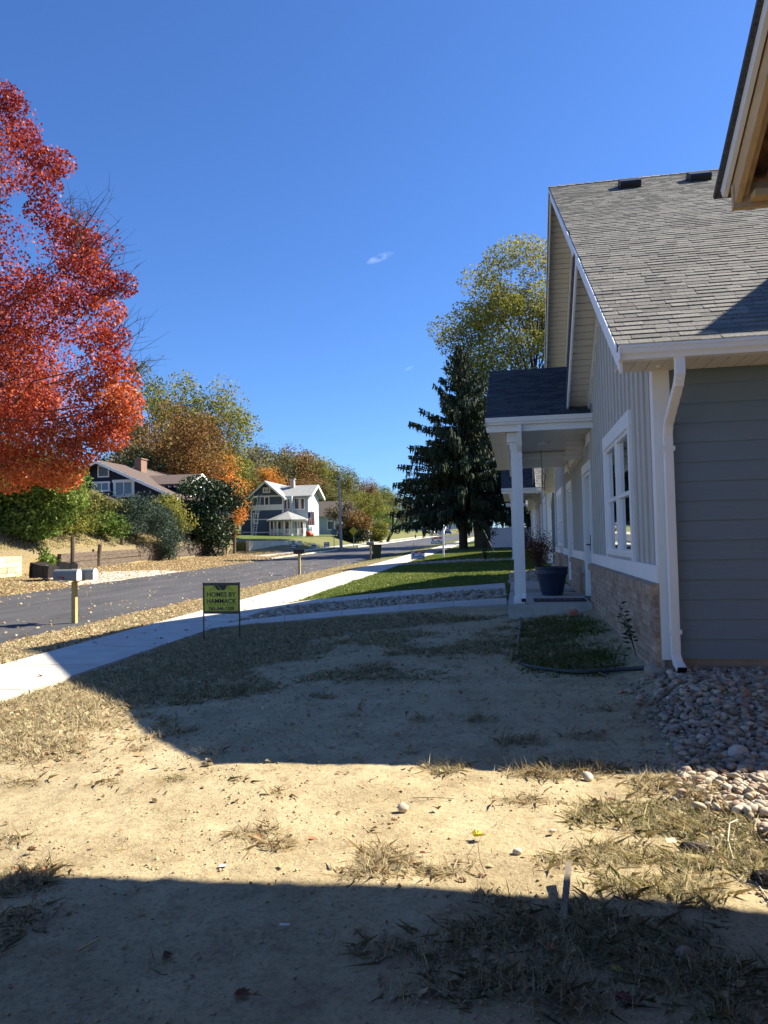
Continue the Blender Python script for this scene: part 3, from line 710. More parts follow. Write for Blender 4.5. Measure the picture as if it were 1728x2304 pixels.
    m.prism([(PX0-.02, PY1+.02, PZ), (PX0-.02, PYC, PR), (PX0-.02, PYC, PR+.075), (PX0-.02, PY1+.02, PZ+.075)], (PX1-PX0+.02, 0, 0))
    k = PY0
    while k < PYC: m.box(PX1-.012, PX1-.003, k, k+.2, PZ+PS*(k-PY0)+.05, PZ+PS*(k-PY0)+.26); k += .19
    m.build('porch_roof_deck', MT['blackmetal'], P)
    g = gutter(PX0-.01, PX1-.01, PY0-.005, PZ-.03); g.box(PX0, PX1, PY0-.002, PY0+.02, PZ-.14, PZ+.05); g.build('porch_gutter', MT['gutter'], P)
    m = MB(); y = PY0+.022     # ceiling boards and the overhang soffit
    while y < PY1-.03:
        m.box(PX0+.03, -.12, y, y+.128, PZ-.12, PZ-.105); m.box(PX0+.03, -.12, y+.128, y+.143, PZ-.113, PZ-.1); y += .143
    xx = PX0+.03
    for (a, b) in ((PY0+.022, 12.75), (15.8, 16.0)):
        xx = -.1
        while xx < PX1-.02: m.box(xx, xx+.11, a, b, PZ-.135, PZ-.121); xx += .122
    m.build('porch_soffit', MT['vinyl'], P)
    m = MB(); m.box(-.1, PX1-.001, 12.76, PY1-.1, PZ-.11, PZ-.09); m.build('porch_ceiling', MT['vinyl'], P)
    m = MB(); m.box(-.11, .13, 12.62, 12.80, PZ-.3, PZ-.136); 
    m.box(-.11, .13, 12.801, PY1-.2, PZ-.32, PZ-.121); m.box(.131, PX1-.002, 15.82, 15.98, PZ-.24, PZ-.137)
    for (a, b) in ((12.8, 15.8), (16.0, PY1-.3)): m.box(XF-.03, XF-.001, a, b, PZ-.32, PZ-.14)
    m.build('porch_beam', MT['white'], P)
    m = MB(); m.prism([(-.06, PY0+.2, PZ+.05), (-.06, PY1-.2, PZ+.05), (-.06, PYC, PR-.03)], (.05, 0, 0)); m.build('porch_gable', MT['batten'], P)
    m = MB()
    for sg in (-1, 1):
        a = Vector((PX0+.003, PYC, PR+.03)); b = Vector((PX0+.003, PYC+sg*(PYC-PY0), PZ+.03)); m.obox(a, (.02, 0, 0), (0, 0, -.15), b-a)
    m.build('porch_rake_board', MT['white'], P)
    for y in (12.70, 15.45, 16.55, 19.2):
        m = MB(); m.box(-.045, .095, y, y+.14, .45, PZ-.3); m.box(-.065, .115, y-.02, y+.16, .358, .47); m.box(-.065, .115, y-.02, y+.16, PZ-.42, PZ-.3)
        m.build('porch_post', MT['white'], P)
    m = MB()
    fine = [(.10, 12.40, PZ-.04), (.10, 12.40, PZ-.16), (.10, 12.50, PZ-.36), (.10, 12.625, PZ-.46), (.10, 12.64, PZ-.6), (.10, 12.64, .52), (.10, 12.60, .46), (.10, 12.53, .43)]
    for a, b in zip(fine[:-1], fine[1:]): m.beam(a, b, .08, .06, up=(1,0,0) if False else (0,-1,.001))
    o = m.build('downspout', MT['gutter'], P)
    m = MB(); m.box(.063, .137, 12.505, 12.512, .40, .455); m.build('outlet', MT['black'], o)
    for (a, b) in ((12.55, 15.35), (16.3, 19.4)):
        m = MB(); m.box(-.16, 1.215, a, b, -.1, .357); m.build('porch_slab', MT['conc'], P)
    m = MB(); m.lathe((.55, 14.3, PZ-.15), [(0, 0), (.1, .005), (.13, .02), (.135, .04)], 20); m.build('porch_light', MT['white'], P, smooth=True)
    return H0
h1 = make_house()
h2 = copy_tree(h1); h2.location = (XF-.13, YN+20.3, .2+.2)
h3 = copy_tree(h1); h3.location = (XF-.2, YN+40.6, .2+.52)
GH = 'row of new gabled duplexes along the sidewalk'
tag(h1, 'nearest new duplex with grey shingle roof, slate blue side wall and brick base', 'house', GH)
tag(h2, 'second new duplex in the row, seen beyond the porch of the nearest one', 'house', GH)
tag(h3, 'third and farthest new duplex in the row, near the white fence', 'house', GH)
# ---- house under construction overhead (we stand beside it)
def construction_house():
    c = RAY(1648, 462); t = 4.95/c.y; ex, ey, ez = c.x*t, 4.95, H+c.z*t      # lower corner of the eave
    hb = empty('unfinished_house', (2.5, 0, 0), 'unfinished house overhead with bare lumber rafters and strand board eaves', 'house')
    S2 = .63; D = Vector((0, -1, S2)).normalized(); N_ = Vector((0, S2, 1)).normalized(); L = 11.2; yc = ey+D.y*L; zc = ez+D.z*L
    def sl(m, x0, x1, s0, s1, n0, n1):
        o = Vector((x0, ey, ez))+D*s0+N_*n0; m.obox(o, (x1-x0, 0, 0), D*(s1-s0), N_*(n1-n0))
    m = MB(); sl(m, ex-.06, 9, -.09, L, .215, .25); m.build('roof', MT['pshingle'], hb)
    m = MB(); sl(m, ex-.03, ex+.0, -.03, L, .135, .213); m.build('drip_board', MT['gutter'], hb)
    m = MB(); sl(m, ex-.005, 9, -.04, L, .185, .213); m.build('sheathing', MT['osb'], hb)
    for (x0, x1, n0, s0) in ((ex+.012, ex+.05, -.005, .02), (ex+.054, ex+.092, .03, .03), (ex+.22, ex+.26, .02, .05), (ex+.82, ex+.86, .02, .05)):
        m = MB(); sl(m, x0, x1, s0, L, n0, .184); m.build('rafter', MT['wood'], hb)
    m = MB(); m.box(ex, 9, ey-.02, ey+.018, ez-.03, ez+.13); m.box(ex+.1, 9, ey-.12, ey-.024, ez+.0, ez+.04); m.build('subfascia', MT['wood'], hb)
    m = MB()
    for k in range(10):
        o = Vector((ex+.095, ey, ez+.05))+D*(.7+k*1.1); m.obox(o, (.12, 0, 0), D*.04, N_*.1)
    m.build('lookout', MT['wood'], hb)
    m = MB(); m.box(ex+1.2, 9, ey-1.2, ey-1.1, -.2, ez+.5); m.box(ex+1.2, ex+1.3, -13, ey-1.2, -.2, ez+.4)
    m.prism([(ex+1.2, ey-1.1, ez), (ex+1.2, ey-1.1, ez+.5), (ex+1.2, yc, zc), (ex+1.2, 2*yc-ey+.4, ez+.1), (ex+1.2, 2*yc-ey+.4, ez)], (.1, 0, 0))
    m.build('wall', MT['osb'], hb)
    m = MB(); m.prism([(ex-.06, yc, zc+.2), (ex-.06, 2*yc-ey, ez+.2), (ex-.06, 2*yc-ey, ez+.26), (ex-.06, yc, zc+.26)], (9-ex, 0, 0)); m.build('roof_back', MT['pshingle'], hb)
    m = MB(); m.box(-4.2, ex+.75, -12, 1.3, 2.9, 3.1); m.build('porch_roof', MT['osb'], hb)  # unseen slab, added to block sky light and darken the foreground
    for yy_ in (-3., -9.):
        m = MB(); m.box(-4.1, -3.96, yy_, yy_+.14, -.2, 2.9); m.build('porch_post', MT['wood'], hb)  # props of the added light-blocking slab, also out of view
    return hb
construction_house()
# ================================================================ things on the near side
def tilt_frame(c, rz):
    return Vector((math.cos(rz), math.sin(rz), 0)), Vector((-math.sin(rz), math.cos(rz), 0))
def text_mesh(name, body, size, m, parent, centre, ux, uz, depth=.002, weight=0.0, sx=1.0):
    cu = bpy.data.curves.new('tmp', 'FONT'); cu.body = body; cu.size = size; cu.align_x = 'CENTER'; cu.align_y = 'CENTER'; cu.extrude = depth; cu.offset = weight; cu.resolution_u = 3
    to = bpy.data.objects.new('tmp', cu); COL.objects.link(to); bpy.context.view_layer.update()
    me = bpy.data.meshes.new_from_object(to); bpy.data.objects.remove(to)
    ux = Vector(ux).normalized(); uz = Vector(uz).normalized(); nn = ux.cross(uz); o0 = origin_of(parent)
    for v in me.vertices: p = v.co; v.co = Vector(centre)-o0+ux*p.x*sx+uz*p.y+nn*p.z
    me.name = name; me.materials.clear(); me.materials.append(m); o = bpy.data.objects.new(name, me); COL.objects.link(o); o.parent = parent; return o
def flat(m, pts2, c, ux, uz, nn, off, th=.0015):
    m.prism([Vector(c)+ux*a+uz*b+nn*off for a, b in pts2], nn*th)
# builder's yard sign
gl = ground_pt(449, 1448); gr = ground_pt(545, 1436)
ux = Vector((gr.x-gl.x, gr.y-gl.y, 0)).normalized(); uz = Vector((-.02, 0, 1)); cc = (gl+gr)/2
ux = Vector((1, -.04, 0)).normalized(); wS = .60; base = Vector((cc.x, cc.y, gzs(cc.x, cc.y)))
dd = RAY(498, 1346); tt = base.y/dd.y; ctr = Vector((dd.x*tt, base.y, H+dd.z*tt)); base.x = ctr.x
nn = ux.cross(Vector((0,0,1))); nn = -nn if nn.y > 0 else nn; uz = Vector((0,0,1))
t = empty('yard_sign', base, 'lime yellow builder yard sign on two black legs by the sidewalk', 'sign')
hw, hh = wS/2, .225
m = MB(); flat(m, [(-hw,-hh),(hw,-hh),(hw,hh),(-hw,hh)], ctr, ux, uz, nn, -.004, .008); pn = m.build('panel', MT['yellow'], t)
m = MB()
for (a, b, c, d) in [(-hw-.012, -hh-.02, hw+.012, -hh+.022), (-hw-.012, hh-.022, hw+.012, hh+.02), (-hw-.012, -hh+.0225, -hw+.010, hh-.0225), (hw-.010, -hh+.0225, hw+.012, hh-.0225)]: flat(m, [(a,b),(c,b),(c,d),(a,d)], ctr, ux, uz, nn, -.01, .02)
m.build('frame', MT['blackmetal'], t)
for sg in (-1, 1):
    m = MB(); a = ctr+ux*sg*(hw+.006); z0 = gzs(a.x, a.y)-.05
    m.beam((a.x, a.y, z0), (a.x, a.y, ctr.z+hh+.028), .016, .016, up=(0,1,0)); m.build('leg', MT['blackmetal'], t)
F_ = ctr+nn*.0045
text_mesh('lettering', 'HOMES BY', .104, MT['black'], pn, F_+uz*.055, ux, uz, weight=.0018, sx=1.0)
text_mesh('lettering', 'HAMMACK', .104, MT['black'], pn, F_-uz*.05, ux, uz, weight=.0018, sx=.98)
text_mesh('lettering', '765-346-1200', .078, MT['black'], pn, F_-uz*.165, ux, uz, weight=.002, sx=1.0)
m = MB(); flat(m, [(-.24,-.104),(.24,-.104),(.24,-.110),(-.24,-.110)], ctr, ux, uz, nn, .0045); m.build('rule', MT['black'], pn)
m = MB()
flat(m, [(-.12,.20),(-.065,.20),(.0,.128),(-.055,.128)], ctr, ux, uz, nn, .0045)
flat(m, [(-.075,.222),(.07,.222),(.10,.20),(.055,.128),(.012,.128)], ctr, ux, uz, nn, .0062)
def line2(m, a, b, w=.006):
    a = Vector((a[0], a[1])); b = Vector((b[0], b[1])); d = (b-a).normalized(); q = Vector((-d.y, d.x))*w/2
    flat(m, [tuple(a-q), tuple(b-q), tuple(b+q), tuple(a+q)], ctr, ux, uz, nn, .0045)
for a, b in [((-.21,.130),(-.175,.130)),((-.175,.130),(-.115,.197)),((-.115,.197),(-.055,.130)),((.055,.130),(.115,.197)),((.115,.197),(.175,.130)),((.175,.130),(.21,.130))]: line2(m, a, b)
for cx in (-.115, .115): flat(m, [(cx-.008,.14),(cx+.008,.14),(cx+.008,.155),(cx,.163),(cx-.008,.155)], ctr, ux, uz, nn, .0045)
m.build('house_emblem', MT['black'], pn)
# mailboxes ------------------------------------------------------------
def mailbox(base, s, n_box, label, m_box, m_post, rz=0, h=1.03, door_open=False, group='mailboxes along the kerb'):
    t = empty('mailbox', base, label, 'mailbox', group)
    b = Vector(base); m = MB(); m.box(b.x-.05, b.x+.05, b.y-.05, b.y+.05, b.z-.2, b.z+h-.02); m.build('post', m_post, t)
    m = MB(); m.box(b.x-.12, b.x+.12, b.y-.42 if n_box == 2 else b.y-.2, b.y+.42 if n_box == 2 else b.y+.2, b.z+h-.02, b.z+h+.005); m.build('bracket', m_post, t)
    ys_ = [b.y] if n_box == 1 else [b.y-.0, b.y+.0]
    offs = [(0, 0)] if n_box == 1 else [(-.11, -.12), (.13, .16)]
    for (ox, oy) in offs:
        w, L_, hh = .085*s, .27*s, .15*s; m = MB(); pr = []
        for k in range(9): a = math.pi*k/8; pr.append((w*math.cos(a), hh+w*math.sin(a)))
        pr = [(w, 0)]+pr+[(-w, 0)]
        m.prism([(b.x+ox-L_, b.y+oy+p, b.z+h+.006+q) for p, q in pr], (2*L_, 0, 0)); bx = m.build('box', m_box, t)
        m = MB(); m.prism([(b.x+ox+L_+.001, b.y+oy+p*1.06, b.z+h+.006+q*1.02) for p, q in pr], (.012, 0, 0)); m.build('box_door', MT['gutter'] if m_box is MT['mboxgrey'] else m_box, t)
        m = MB(); yy_ = b.y+oy-w-.004; m.box(b.x+ox-.17, b.x+ox-.02, yy_-.004, yy_, b.z+h+.075, b.z+h+.095); m.box(b.x+ox-.06, b.x+ox-.02, yy_-.004, yy_, b.z+h+.04, b.z+h+.095)
        if ox <= 0: m.build('flag', MT['red'], t)
        else: m.build('flag', MT['red'], t)
    return t
b1 = ground_pt(168, 1405); mailbox(b1, 1.1, 2, 'pair of pale grey mailboxes on one yellow wooden post by the kerb', MT['mboxgrey'], MT['wood2'], h=1.02)
b2 = ground_pt(674, 1294); mailbox(b2, .95, 1, 'single black mailbox on a yellow wooden post', MT['black'], MT['wood2'], h=.98)
b3 = ground_pt(834, 1258); mailbox(b3, 1.0, 1, 'grey mailbox on a wooden post beside a green bin', MT['mboxgrey'], MT['wood2'], h=.95)
# wheeled bins ----------------------------------------------------------
def wheeled_bin(name, pos, m_body, label, lying=0, rz=0, group=None, s=1.0):
    """builds an upright bin at the origin, then turns the whole thing"""
    t = empty(name, (0,0,0), label, 'bin', group)
    m = MB(); b0, b1 = (.21*s, .24*s), (.29*s, .34*s); hgt = .98*s
    vs = [(-b0[0],-b0[1],.05),(b0[0],-b0[1],.05),(b0[0],b0[1],.05),(-b0[0],b0[1],.05),(-b1[0],-b1[1],hgt),(b1[0],-b1[1],hgt),(b1[0],b1[1],hgt),(-b1[0],b1[1],hgt)]
    m._add(vs, [(0,3,2,1),(0,1,5,4),(1,2,6,5),(2,3,7,6),(3,0,4,7),(4,5,6,7)])
    for z in (.35*s, .7*s): k = b0[0]+(b1[0]-b0[0])*z/hgt; m.box(-k-.012, k+.012, -k*1.15-.012, k*1.15+.012, z, z+.03)
    m.box(-b1[0]-.02, b1[0]+.02, -b1[1]-.02, b1[1]+.02, hgt-.05, hgt); m.build('body', m_body, t)
    m = MB(); m.prism([(-b1[0]-.03,-b1[1]-.04,hgt+.004),(b1[0]+.03,-b1[1]-.04,hgt+.004),(b1[0]+.03,b1[1]+.06,hgt+.004),(-b1[0]-.03,b1[1]+.06,hgt+.004)], (0,0,.03)); m.prism([(-b1[0]+.03,-b1[1]+.04,hgt+.03),(b1[0]-.03,-b1[1]+.04,hgt+.03),(b1[0]-.03,b1[1]-.04,hgt+.03),(-b1[0]+.03,b1[1]-.04,hgt+.03)], (0,0,.035))
    m.build('lid', m_body, t)
    m = MB(); m.tube([(-.2*s, b1[1]+.09, hgt-.02), (.2*s, b1[1]+.09, hgt-.02)], .015); m.tube([(-.2*s, b1[1]+.09, hgt-.02), (-.2*s, b1[1], hgt-.06)], .015); m.tube([(.2*s, b1[1]+.09, hgt-.02), (.2*s, b1[1], hgt-.06)], .015); m.build('handle', m_body, t)
    for sg in (-1, 1):
        m = MB(); x0 = sg*(b0[0]+.05); m.tube([(x0-.03, b0[1]+.03, .13), (x0+.03, b0[1]+.03, .13)], .13, n=18); w = m.build('wheel', MT['black'], t)
        m = MB(); m.tube([(x0-.035, b0[1]+.03, .13), (x0+.035, b0[1]+.03, .13)], .075, n=14); m.build('rim', MT['mboxgrey'], w)
    t.rotation_euler = (lying, 0, rz) if lying else (0, 0, rz); t.location = pos
    return t
MT['binbrown'] = mat('dark_brown_plastic', (.028, .022, .02), (.035, .028, .025), scale=3, rough=.5)
MT['bingreen'] = mat('dark_green_plastic', (.012, .03, .022), rough=.5)
pb = ground_pt(84, 1308)
tb = wheeled_bin('rubbish_bin', (0,0,0), MT['binbrown'], 'large dark brown wheeled bin tipped over, its wheels and grey rims showing', s=1.12)
tb.rotation_euler = (0, math.radians(84), math.radians(180-20)); tb.location = (pb.x+.62, pb.y+.3, pb.z+.36)
pb2 = ground_pt(152, 1293)
tb = wheeled_bin('rubbish_bin', (0,0,0), MT['black'], 'black wheeled bin lying behind the brown bin', s=1.0)
tb.rotation_euler = (math.radians(0), math.radians(-85), math.radians(40)); tb.location = (pb2.x+.2, pb2.y+.6, pb2.z+.30)
p3 = ground_pt(848, 1258); wheeled_bin('rubbish_bin', p3, MT['bingreen'], 'dark green wheeled bin standing upright beside a mailbox', rz=.4, s=.92)
# estate agent signs ----------------------------------------------------
def agent_panel(par, c, ux, w, h):
    uz = Vector((0,0,1)); nn = ux.cross(uz); nn = -nn if nn.y > 0 else nn
    m = MB(); flat(m, [(-w/2,-h/2),(w/2,-h/2),(w/2,h/2),(-w/2,h/2)], c, ux, uz, nn, -.006, .012); pn = m.build('panel', MT['signwhite'], par)
    m = MB(); flat(m, [(-w*.22,h*.22),(w*.49,h*.22),(w*.49,h*.48),(-w*.22,h*.48)], c, ux, uz, nn, .0065); m.build('red_band', MT['red'], pn)
    m = MB(); flat(m, [(-w*.49,-h*.48),(w*.49,-h*.48),(w*.49,-h*.14),(-w*.49,-h*.14)], c, ux, uz, nn, .0065); m.build('blue_band', MT['signblue'], pn)
    R_ = w*.115; o = (-w*.33, h*.2)
    def arc(a0, a1, n=8): return [(o[0]+R_*math.cos(a0+(a1-a0)*k/n), o[1]+R_*math.sin(a0+(a1-a0)*k/n)*1.05) for k in range(n+1)]
    m = MB(); flat(m, arc(math.radians(25), math.radians(155)), c, ux, uz, nn, .0066); m.build('balloon_top', MT['red'], pn)
    m = MB(); flat(m, [(o[0]-R_*.97, o[1]-R_*.05), (o[0]+R_*.97, o[1]-R_*.05), (o[0]+R_*.35, o[1]-R_*1.35), (o[0]-R_*.35, o[1]-R_*1.35)], c, ux, uz, nn, .0066); m.build('balloon_bottom', MT['signblue'], pn)
    m = MB(); flat(m, [(-w*.02,h*.31),(w*.28,h*.31),(w*.28,h*.39),(-w*.02,h*.39)], c, ux, uz, nn, .0085)
    for k in range(7): a = -w*.42+k*w*.12; flat(m, [(a,-h*.40),(a+w*.075,-h*.40),(a+w*.075,-h*.22),(a,-h*.22)], c, ux, uz, nn, .0085)
    m.build('lettering', MT['signwhite'], pn)
    m = MB(); flat(m, [(0,h*.0),(w*.38,h*.0),(w*.38,h*.05),(0,h*.05)], c, ux, uz, nn, .0066); flat(m, [(0.05,-h*.09),(w*.3,-h*.09),(w*.3,-h*.04),(.05,-h*.04)], c, ux, uz, nn, .0066); m.build('small_print', MT['black'], pn)
    return pn
g1 = ground_pt(940, 1270); t = empty('yard_sign', g1, 'low red, white and blue property sign in a black wire frame on the lawn', 'sign')
cS = at_y(940, 1249, g1.y); ux = Vector((1, -.05, 0)).normalized(); agent_panel(t, cS, ux, .62, .36)
m = MB(); w2 = .33
for sg in (-1, 1):
    x = cS.x+sg*w2; m.tube([(x, cS.y, cS.z-.22), (x, cS.y, cS.z+.22)], .01, 6); xx = cS.x+sg*.26; m.tube([(xx, cS.y, g1.z-.05), (xx, cS.y, cS.z-.2)], .01, 6); m.tube([(xx, cS.y, cS.z+.22), (xx, cS.y, cS.z+.32)], .008, 6)
for z in (-.2, .2, .32): m.tube([(cS.x-w2, cS.y, cS.z+z), (cS.x+w2, cS.y, cS.z+z)], .01, 6)
m.tube([(cS.x-w2+.06, cS.y, cS.z-.38), (cS.x+w2-.06, cS.y, cS.z-.38)], .01, 6); m.tube([(cS.x-.2, cS.y, cS.z+.3), (cS.x-.2, cS.y, cS.z+.62)], .008, 6)
m.build('frame', MT['blackmetal'], t)
g2 = ground_pt(998, 1253); t = empty('hanging_sign', g2, 'red, white and blue property sign hanging from a tall white post', 'sign')
topz = at_y(998, 1197, g2.y).z; m = MB(); m.box(g2.x-.05, g2.x+.05, g2.y-.05, g2.y+.05, g2.z-.1, topz); m.prism([(g2.x-.06, g2.y-.06, topz), (g2.x+.06, g2.y-.06, topz), (g2.x+.06, g2.y+.06, topz), (g2.x-.06, g2.y+.06, topz)], (0, 0, .04)); m.build('post', MT['signwhite'], t)
cS = at_y(982, 1216, g2.y); m = MB(); m.box(g2.x-.78, g2.x-.051, g2.y-.035, g2.y+.035, cS.z+.25, cS.z+.33); m.build('arm', MT['signwhite'], t)
agent_panel(t, cS+Vector((0, -.0, 0)), Vector((1, 0, 0)), .64, .40)
for a in (-.25, .22):
    m = MB(); m.tube([(cS.x+a, cS.y, cS.z+.2), (cS.x+a, cS.y, cS.z+.26)], .008, 6); m.build('hook', MT['blackmetal'], t)
# things on the porch -----------------------------------------------------
m = MB(); R0 = [(0, .005), (.19, .005), (.2, .02), (.285, .40), (.30, .40), (.305, .42), (.30, .50), (.315, .515), (.315, .54), (.295, .545), (.28, .50), (.265, .42), (.0, .40)]
pc = Vector((.66, 14.55, .358)); m.lathe(pc, R0, 40)
tag(m.build('plant_pot', MT['navy'], loc=pc, smooth=False), 'big navy blue plant pot with a wide rim on the nearest porch', 'plant pot')
m = MB(); m.box(.28, 1.17, 13.0, 13.62, .36, .372)
mo = MB()
t = empty('doormat', (.72, 13.3, .358), 'dark brown doormat lying on the nearest porch', 'doormat'); m.build('mat', mat('coir', (.06, .045, .04), (.035, .03, .03), scale=60, rough=1), t)
for k in range(7): mo.box(.33+k*.115, .33+k*.115+.07, 13.08, 13.54, .3725, .376)
mo.build('pattern', mat('coir_light', (.13, .10, .085), (.08, .06, .05), scale=50, rough=1), t)
m = MB(); m.lathe((0,0,0), [(0, 0), (.05, 0), (.075, .03), (.085, .08), (.0, .12)], 14)
o = m.build('hose_bib', MT['mboxgrey'], h1); o.location = Vector((1.17, 12.4, .62))-h1.location; o.rotation_euler = (0, math.radians(-90), 0)
a_ = at_y(1218, 1046, 15.6); m = MB(); P_c = [Vector((a_.x, 15.6, 3.29))]+[Vector((at_y(px, py, 15.6).x, 15.6, at_y(px, py, 15.6).z)) for px, py in [(1219,1062),(1218,1080),(1222,1100),(1226,1103),(1225,1085),(1228,1068),(1223,1063),(1220,1075),(1222,1090)]]
m.tube(P_c, .006, 5); tag(m.build('hanging_cable', MT['black'], loc=P_c[0], smooth=True), 'thin looped cable hanging under the nearest porch ceiling', 'cable')
# buried drain pipe / hose round the planting bed
hp = [(1172,1392),(1170,1420),(1166,1445),(1164,1470),(1166,1490),(1180,1500),(1215,1508),(1260,1513),(1310,1516),(1360,1513),(1420,1508),(1465,1506),(1485,1500)]
pts = [ground_pt(*p)+Vector((0,0,.012)) for p in hp]; sm = []
for i in range(len(pts)-1):
    p0, p1, p2, p3_ = pts[max(i-1,0)], pts[i], pts[i+1], pts[min(i+2, len(pts)-1)]
    for k in range(5):
        u = k/5; sm.append(.5*((2*p1)+(p2-p0)*u+(2*p0-5*p1+4*p2-p3_)*u*u+(3*p1-p0-3*p2+p3_)*u**3))
sm.append(pts[-1]); m = MB(); m.tube(sm, .021, 10)
tag(m.build('garden_hose', mat('hose_black', (.02, .028, .026), rough=.35, spec=.5), loc=pts[5], smooth=True), 'black hose curving round the shaded bed by the brick base', 'hose')
m = MB(); c0 = ground_pt(1487, 1513); m.lathe(c0, [(0, -.05), (.14, -.05), (.15, .02), (.145, .045), (.10, .075), (0, .085)], 20)
tag(m.build('drain_cover', MT['found'], loc=c0, smooth=True), 'round drain cap at the foot of the white downspout', 'drain')
# small dark things further down the lawn
f0 = ground_pt(1104, 1240); t = empty('vinyl_fence', (-1.75, 54, gzs(-1.75, 54)), 'tall white vinyl fence panel beyond the duplexes', 'fence'); zf = gzs(-1.75, 54)
zt = at_y(1110, 1187, 54).z
m = MB(); m.box(-1.68, 1.0, 53.98, 54.02, zf, zt-.1); 
for k in range(18): m.box(-1.68+k*.15, -1.68+k*.15+.143, 53.97, 53.98, zf+.1, zt-.12)
m.box(-1.68, 1.0, 53.95, 54.05, zt-.12, zt-.02); m.box(-1.68, 1., 53.95, 54.05, zf+.02, zf+.14); m.build('panel', MT['fence'], t)
m = MB(); m.box(-1.81, -1.68, 53.93, 54.07, zf-.1, zt+.05); m.prism([(-1.83, 53.91, zt+.05), (-1.66, 53.91, zt+.05), (-1.66, 54.09, zt+.05), (-1.83, 54.09, zt+.05)], (0, 0, .05)); m.build('post', MT['fence'], t)
sh = Vector((-2.9, 62, gzs(-2.9, 62))); t = empty('garden_shed', sh, 'low weathered shed behind the spruce and white fence', 'shed')
m = MB(); m.box(-3.4, -1.9, 61, 63, sh.z-.1, sh.z+1.9); 
for k in range(10): m.box(-3.4+k*.15, -3.4+k*.15+.13, 60.98, 61, sh.z, sh.z+1.9)
m.build('wall', mat('shed_boards', (.22, .22, .2), (.16, .16, .15), scale=3), t); m = MB(); m.prism([(-3.55, 60.8, sh.z+1.9), (-1.75, 60.8, sh.z+1.9), (-2.65, 60.8, sh.z+2.4)], (0, 2.4, 0)); m.build('roof', MT['pshingle'], t)
g = ground_pt(1112, 1243); m = MB(); m.beam(g, g+Vector((-.62, .3, 1.35)), .05, .05)
tag(m.build('leaning_stake', MT['blackmetal'], loc=g), 'dark stake leaning in front of the white fence', 'stake')
g = ground_pt(935, 1211)
m = MB(); m.lathe(g, [(0, 0), (.16, 0), (.16, .05), (.11, .07), (.11, .5), (.14, .52), (.13, .62), (.05, .72), (0, .73)], 14); m.tube([g+Vector((-.2, 0, .42)), g+Vector((.2, 0, .42))], .06, 8)
tag(m.build('fire_hydrant', MT['binbrown'], loc=g, smooth=True), 'small dark fire hydrant on the far verge of the street', 'hydrant')
# ================================================================ across the street
# limestone block wall (far left)
t = empty('stone_wall', (-24.2, 30, gzs(-24.2, 30)), 'low wall of tan limestone blocks at the left edge', 'wall')
m = MB(); r = random.Random(3); A_ = Vector((-24.6, 26.5, 0)); B_ = Vector((-23.85, 32.3, 0)); D_ = (B_-A_).normalized(); L_ = (B_-A_).length; N_ = Vector((-D_.y, D_.x, 0)); zb = gzs(-24, 31.5)
for row in range(4):
    s = -.2*(row % 2)
    while s < L_:
        w = r.uniform(.35, .6); e = min(s+w, L_); s0 = max(s, 0)
        if e-s0 > .06: o = A_+D_*(s0+.008)+N_*(r.uniform(-.015, .015))+Vector((0,0,zb-.05+row*.265)); m.obox(o, D_*(e-s0-.016), N_*.4, (0,0,.25), r.random())
        s += w
m.build('blocks', ramp_mat('tan_limestone', [(.42, .37, .24), (.55, .49, .33), (.62, .57, .41)], rough=.9, grain=.3, gscale=12, bump=.5), t)
# timber retaining wall with leaning posts
wl = [(-24.9, 36.6), (-25.15, 41), (-25.2, 46), (-25.2, 51), (-25.2, 56), (-25.1, 61)]
t = empty('timber_wall', (-25, 36.6, gzs(-24.9, 36.6)), 'weathered low timber retaining wall with leaning round posts', 'retaining wall'); m = MB(); r = random.Random(8)
for (a, b) in zip(wl[:-1], wl[1:]):
    for row in range(4):
        z0 = gzs(a[0]+.5, a[1])-.05+row*.25+r.uniform(-.02, .02); z1 = gzs(b[0]+.5, b[1])-.05+row*.25+r.uniform(-.02, .02)
        A_ = Vector((a[0], a[1]+.02, z0)); B_ = Vector((b[0], b[1]-.02, z1)); d_ = B_-A_
        m.obox(A_+Vector((r.uniform(0, .03), 0, 0)), Vector((.12, 0, 0)), Vector((0,0,.235)), d_)
m.build('planks', MT['oldwood'], t)
for (px, yy_, hh, le) in [(164, 37.0, 1.85, .0), (221, 40.9, 1.35, .12), (270, 44.3, 1.7, .16), (299, 46.6, 1.45, .03), (397, 52.4, 1.5, 0), (425, 54.2, 1.7, .02), (443, 56, 1.5, .02), (500, 60.6, 1.5, 0), (528, 61.2, 1.8, .02)]:
    x_ = -24.78 if yy_ > 38 else -24.6; z = gzs(x_+.1, yy_); x_ = at_y(px, 1260, yy_).x
    m = MB(); m.tube([(x_, yy_, z-.2), (x_+le*.5, yy_, z+hh*.55), (x_+le*1.2, yy_, z+hh)], [.13, .125, .115], 9); m.build('post', MT['oldwood'], t, smooth=False)
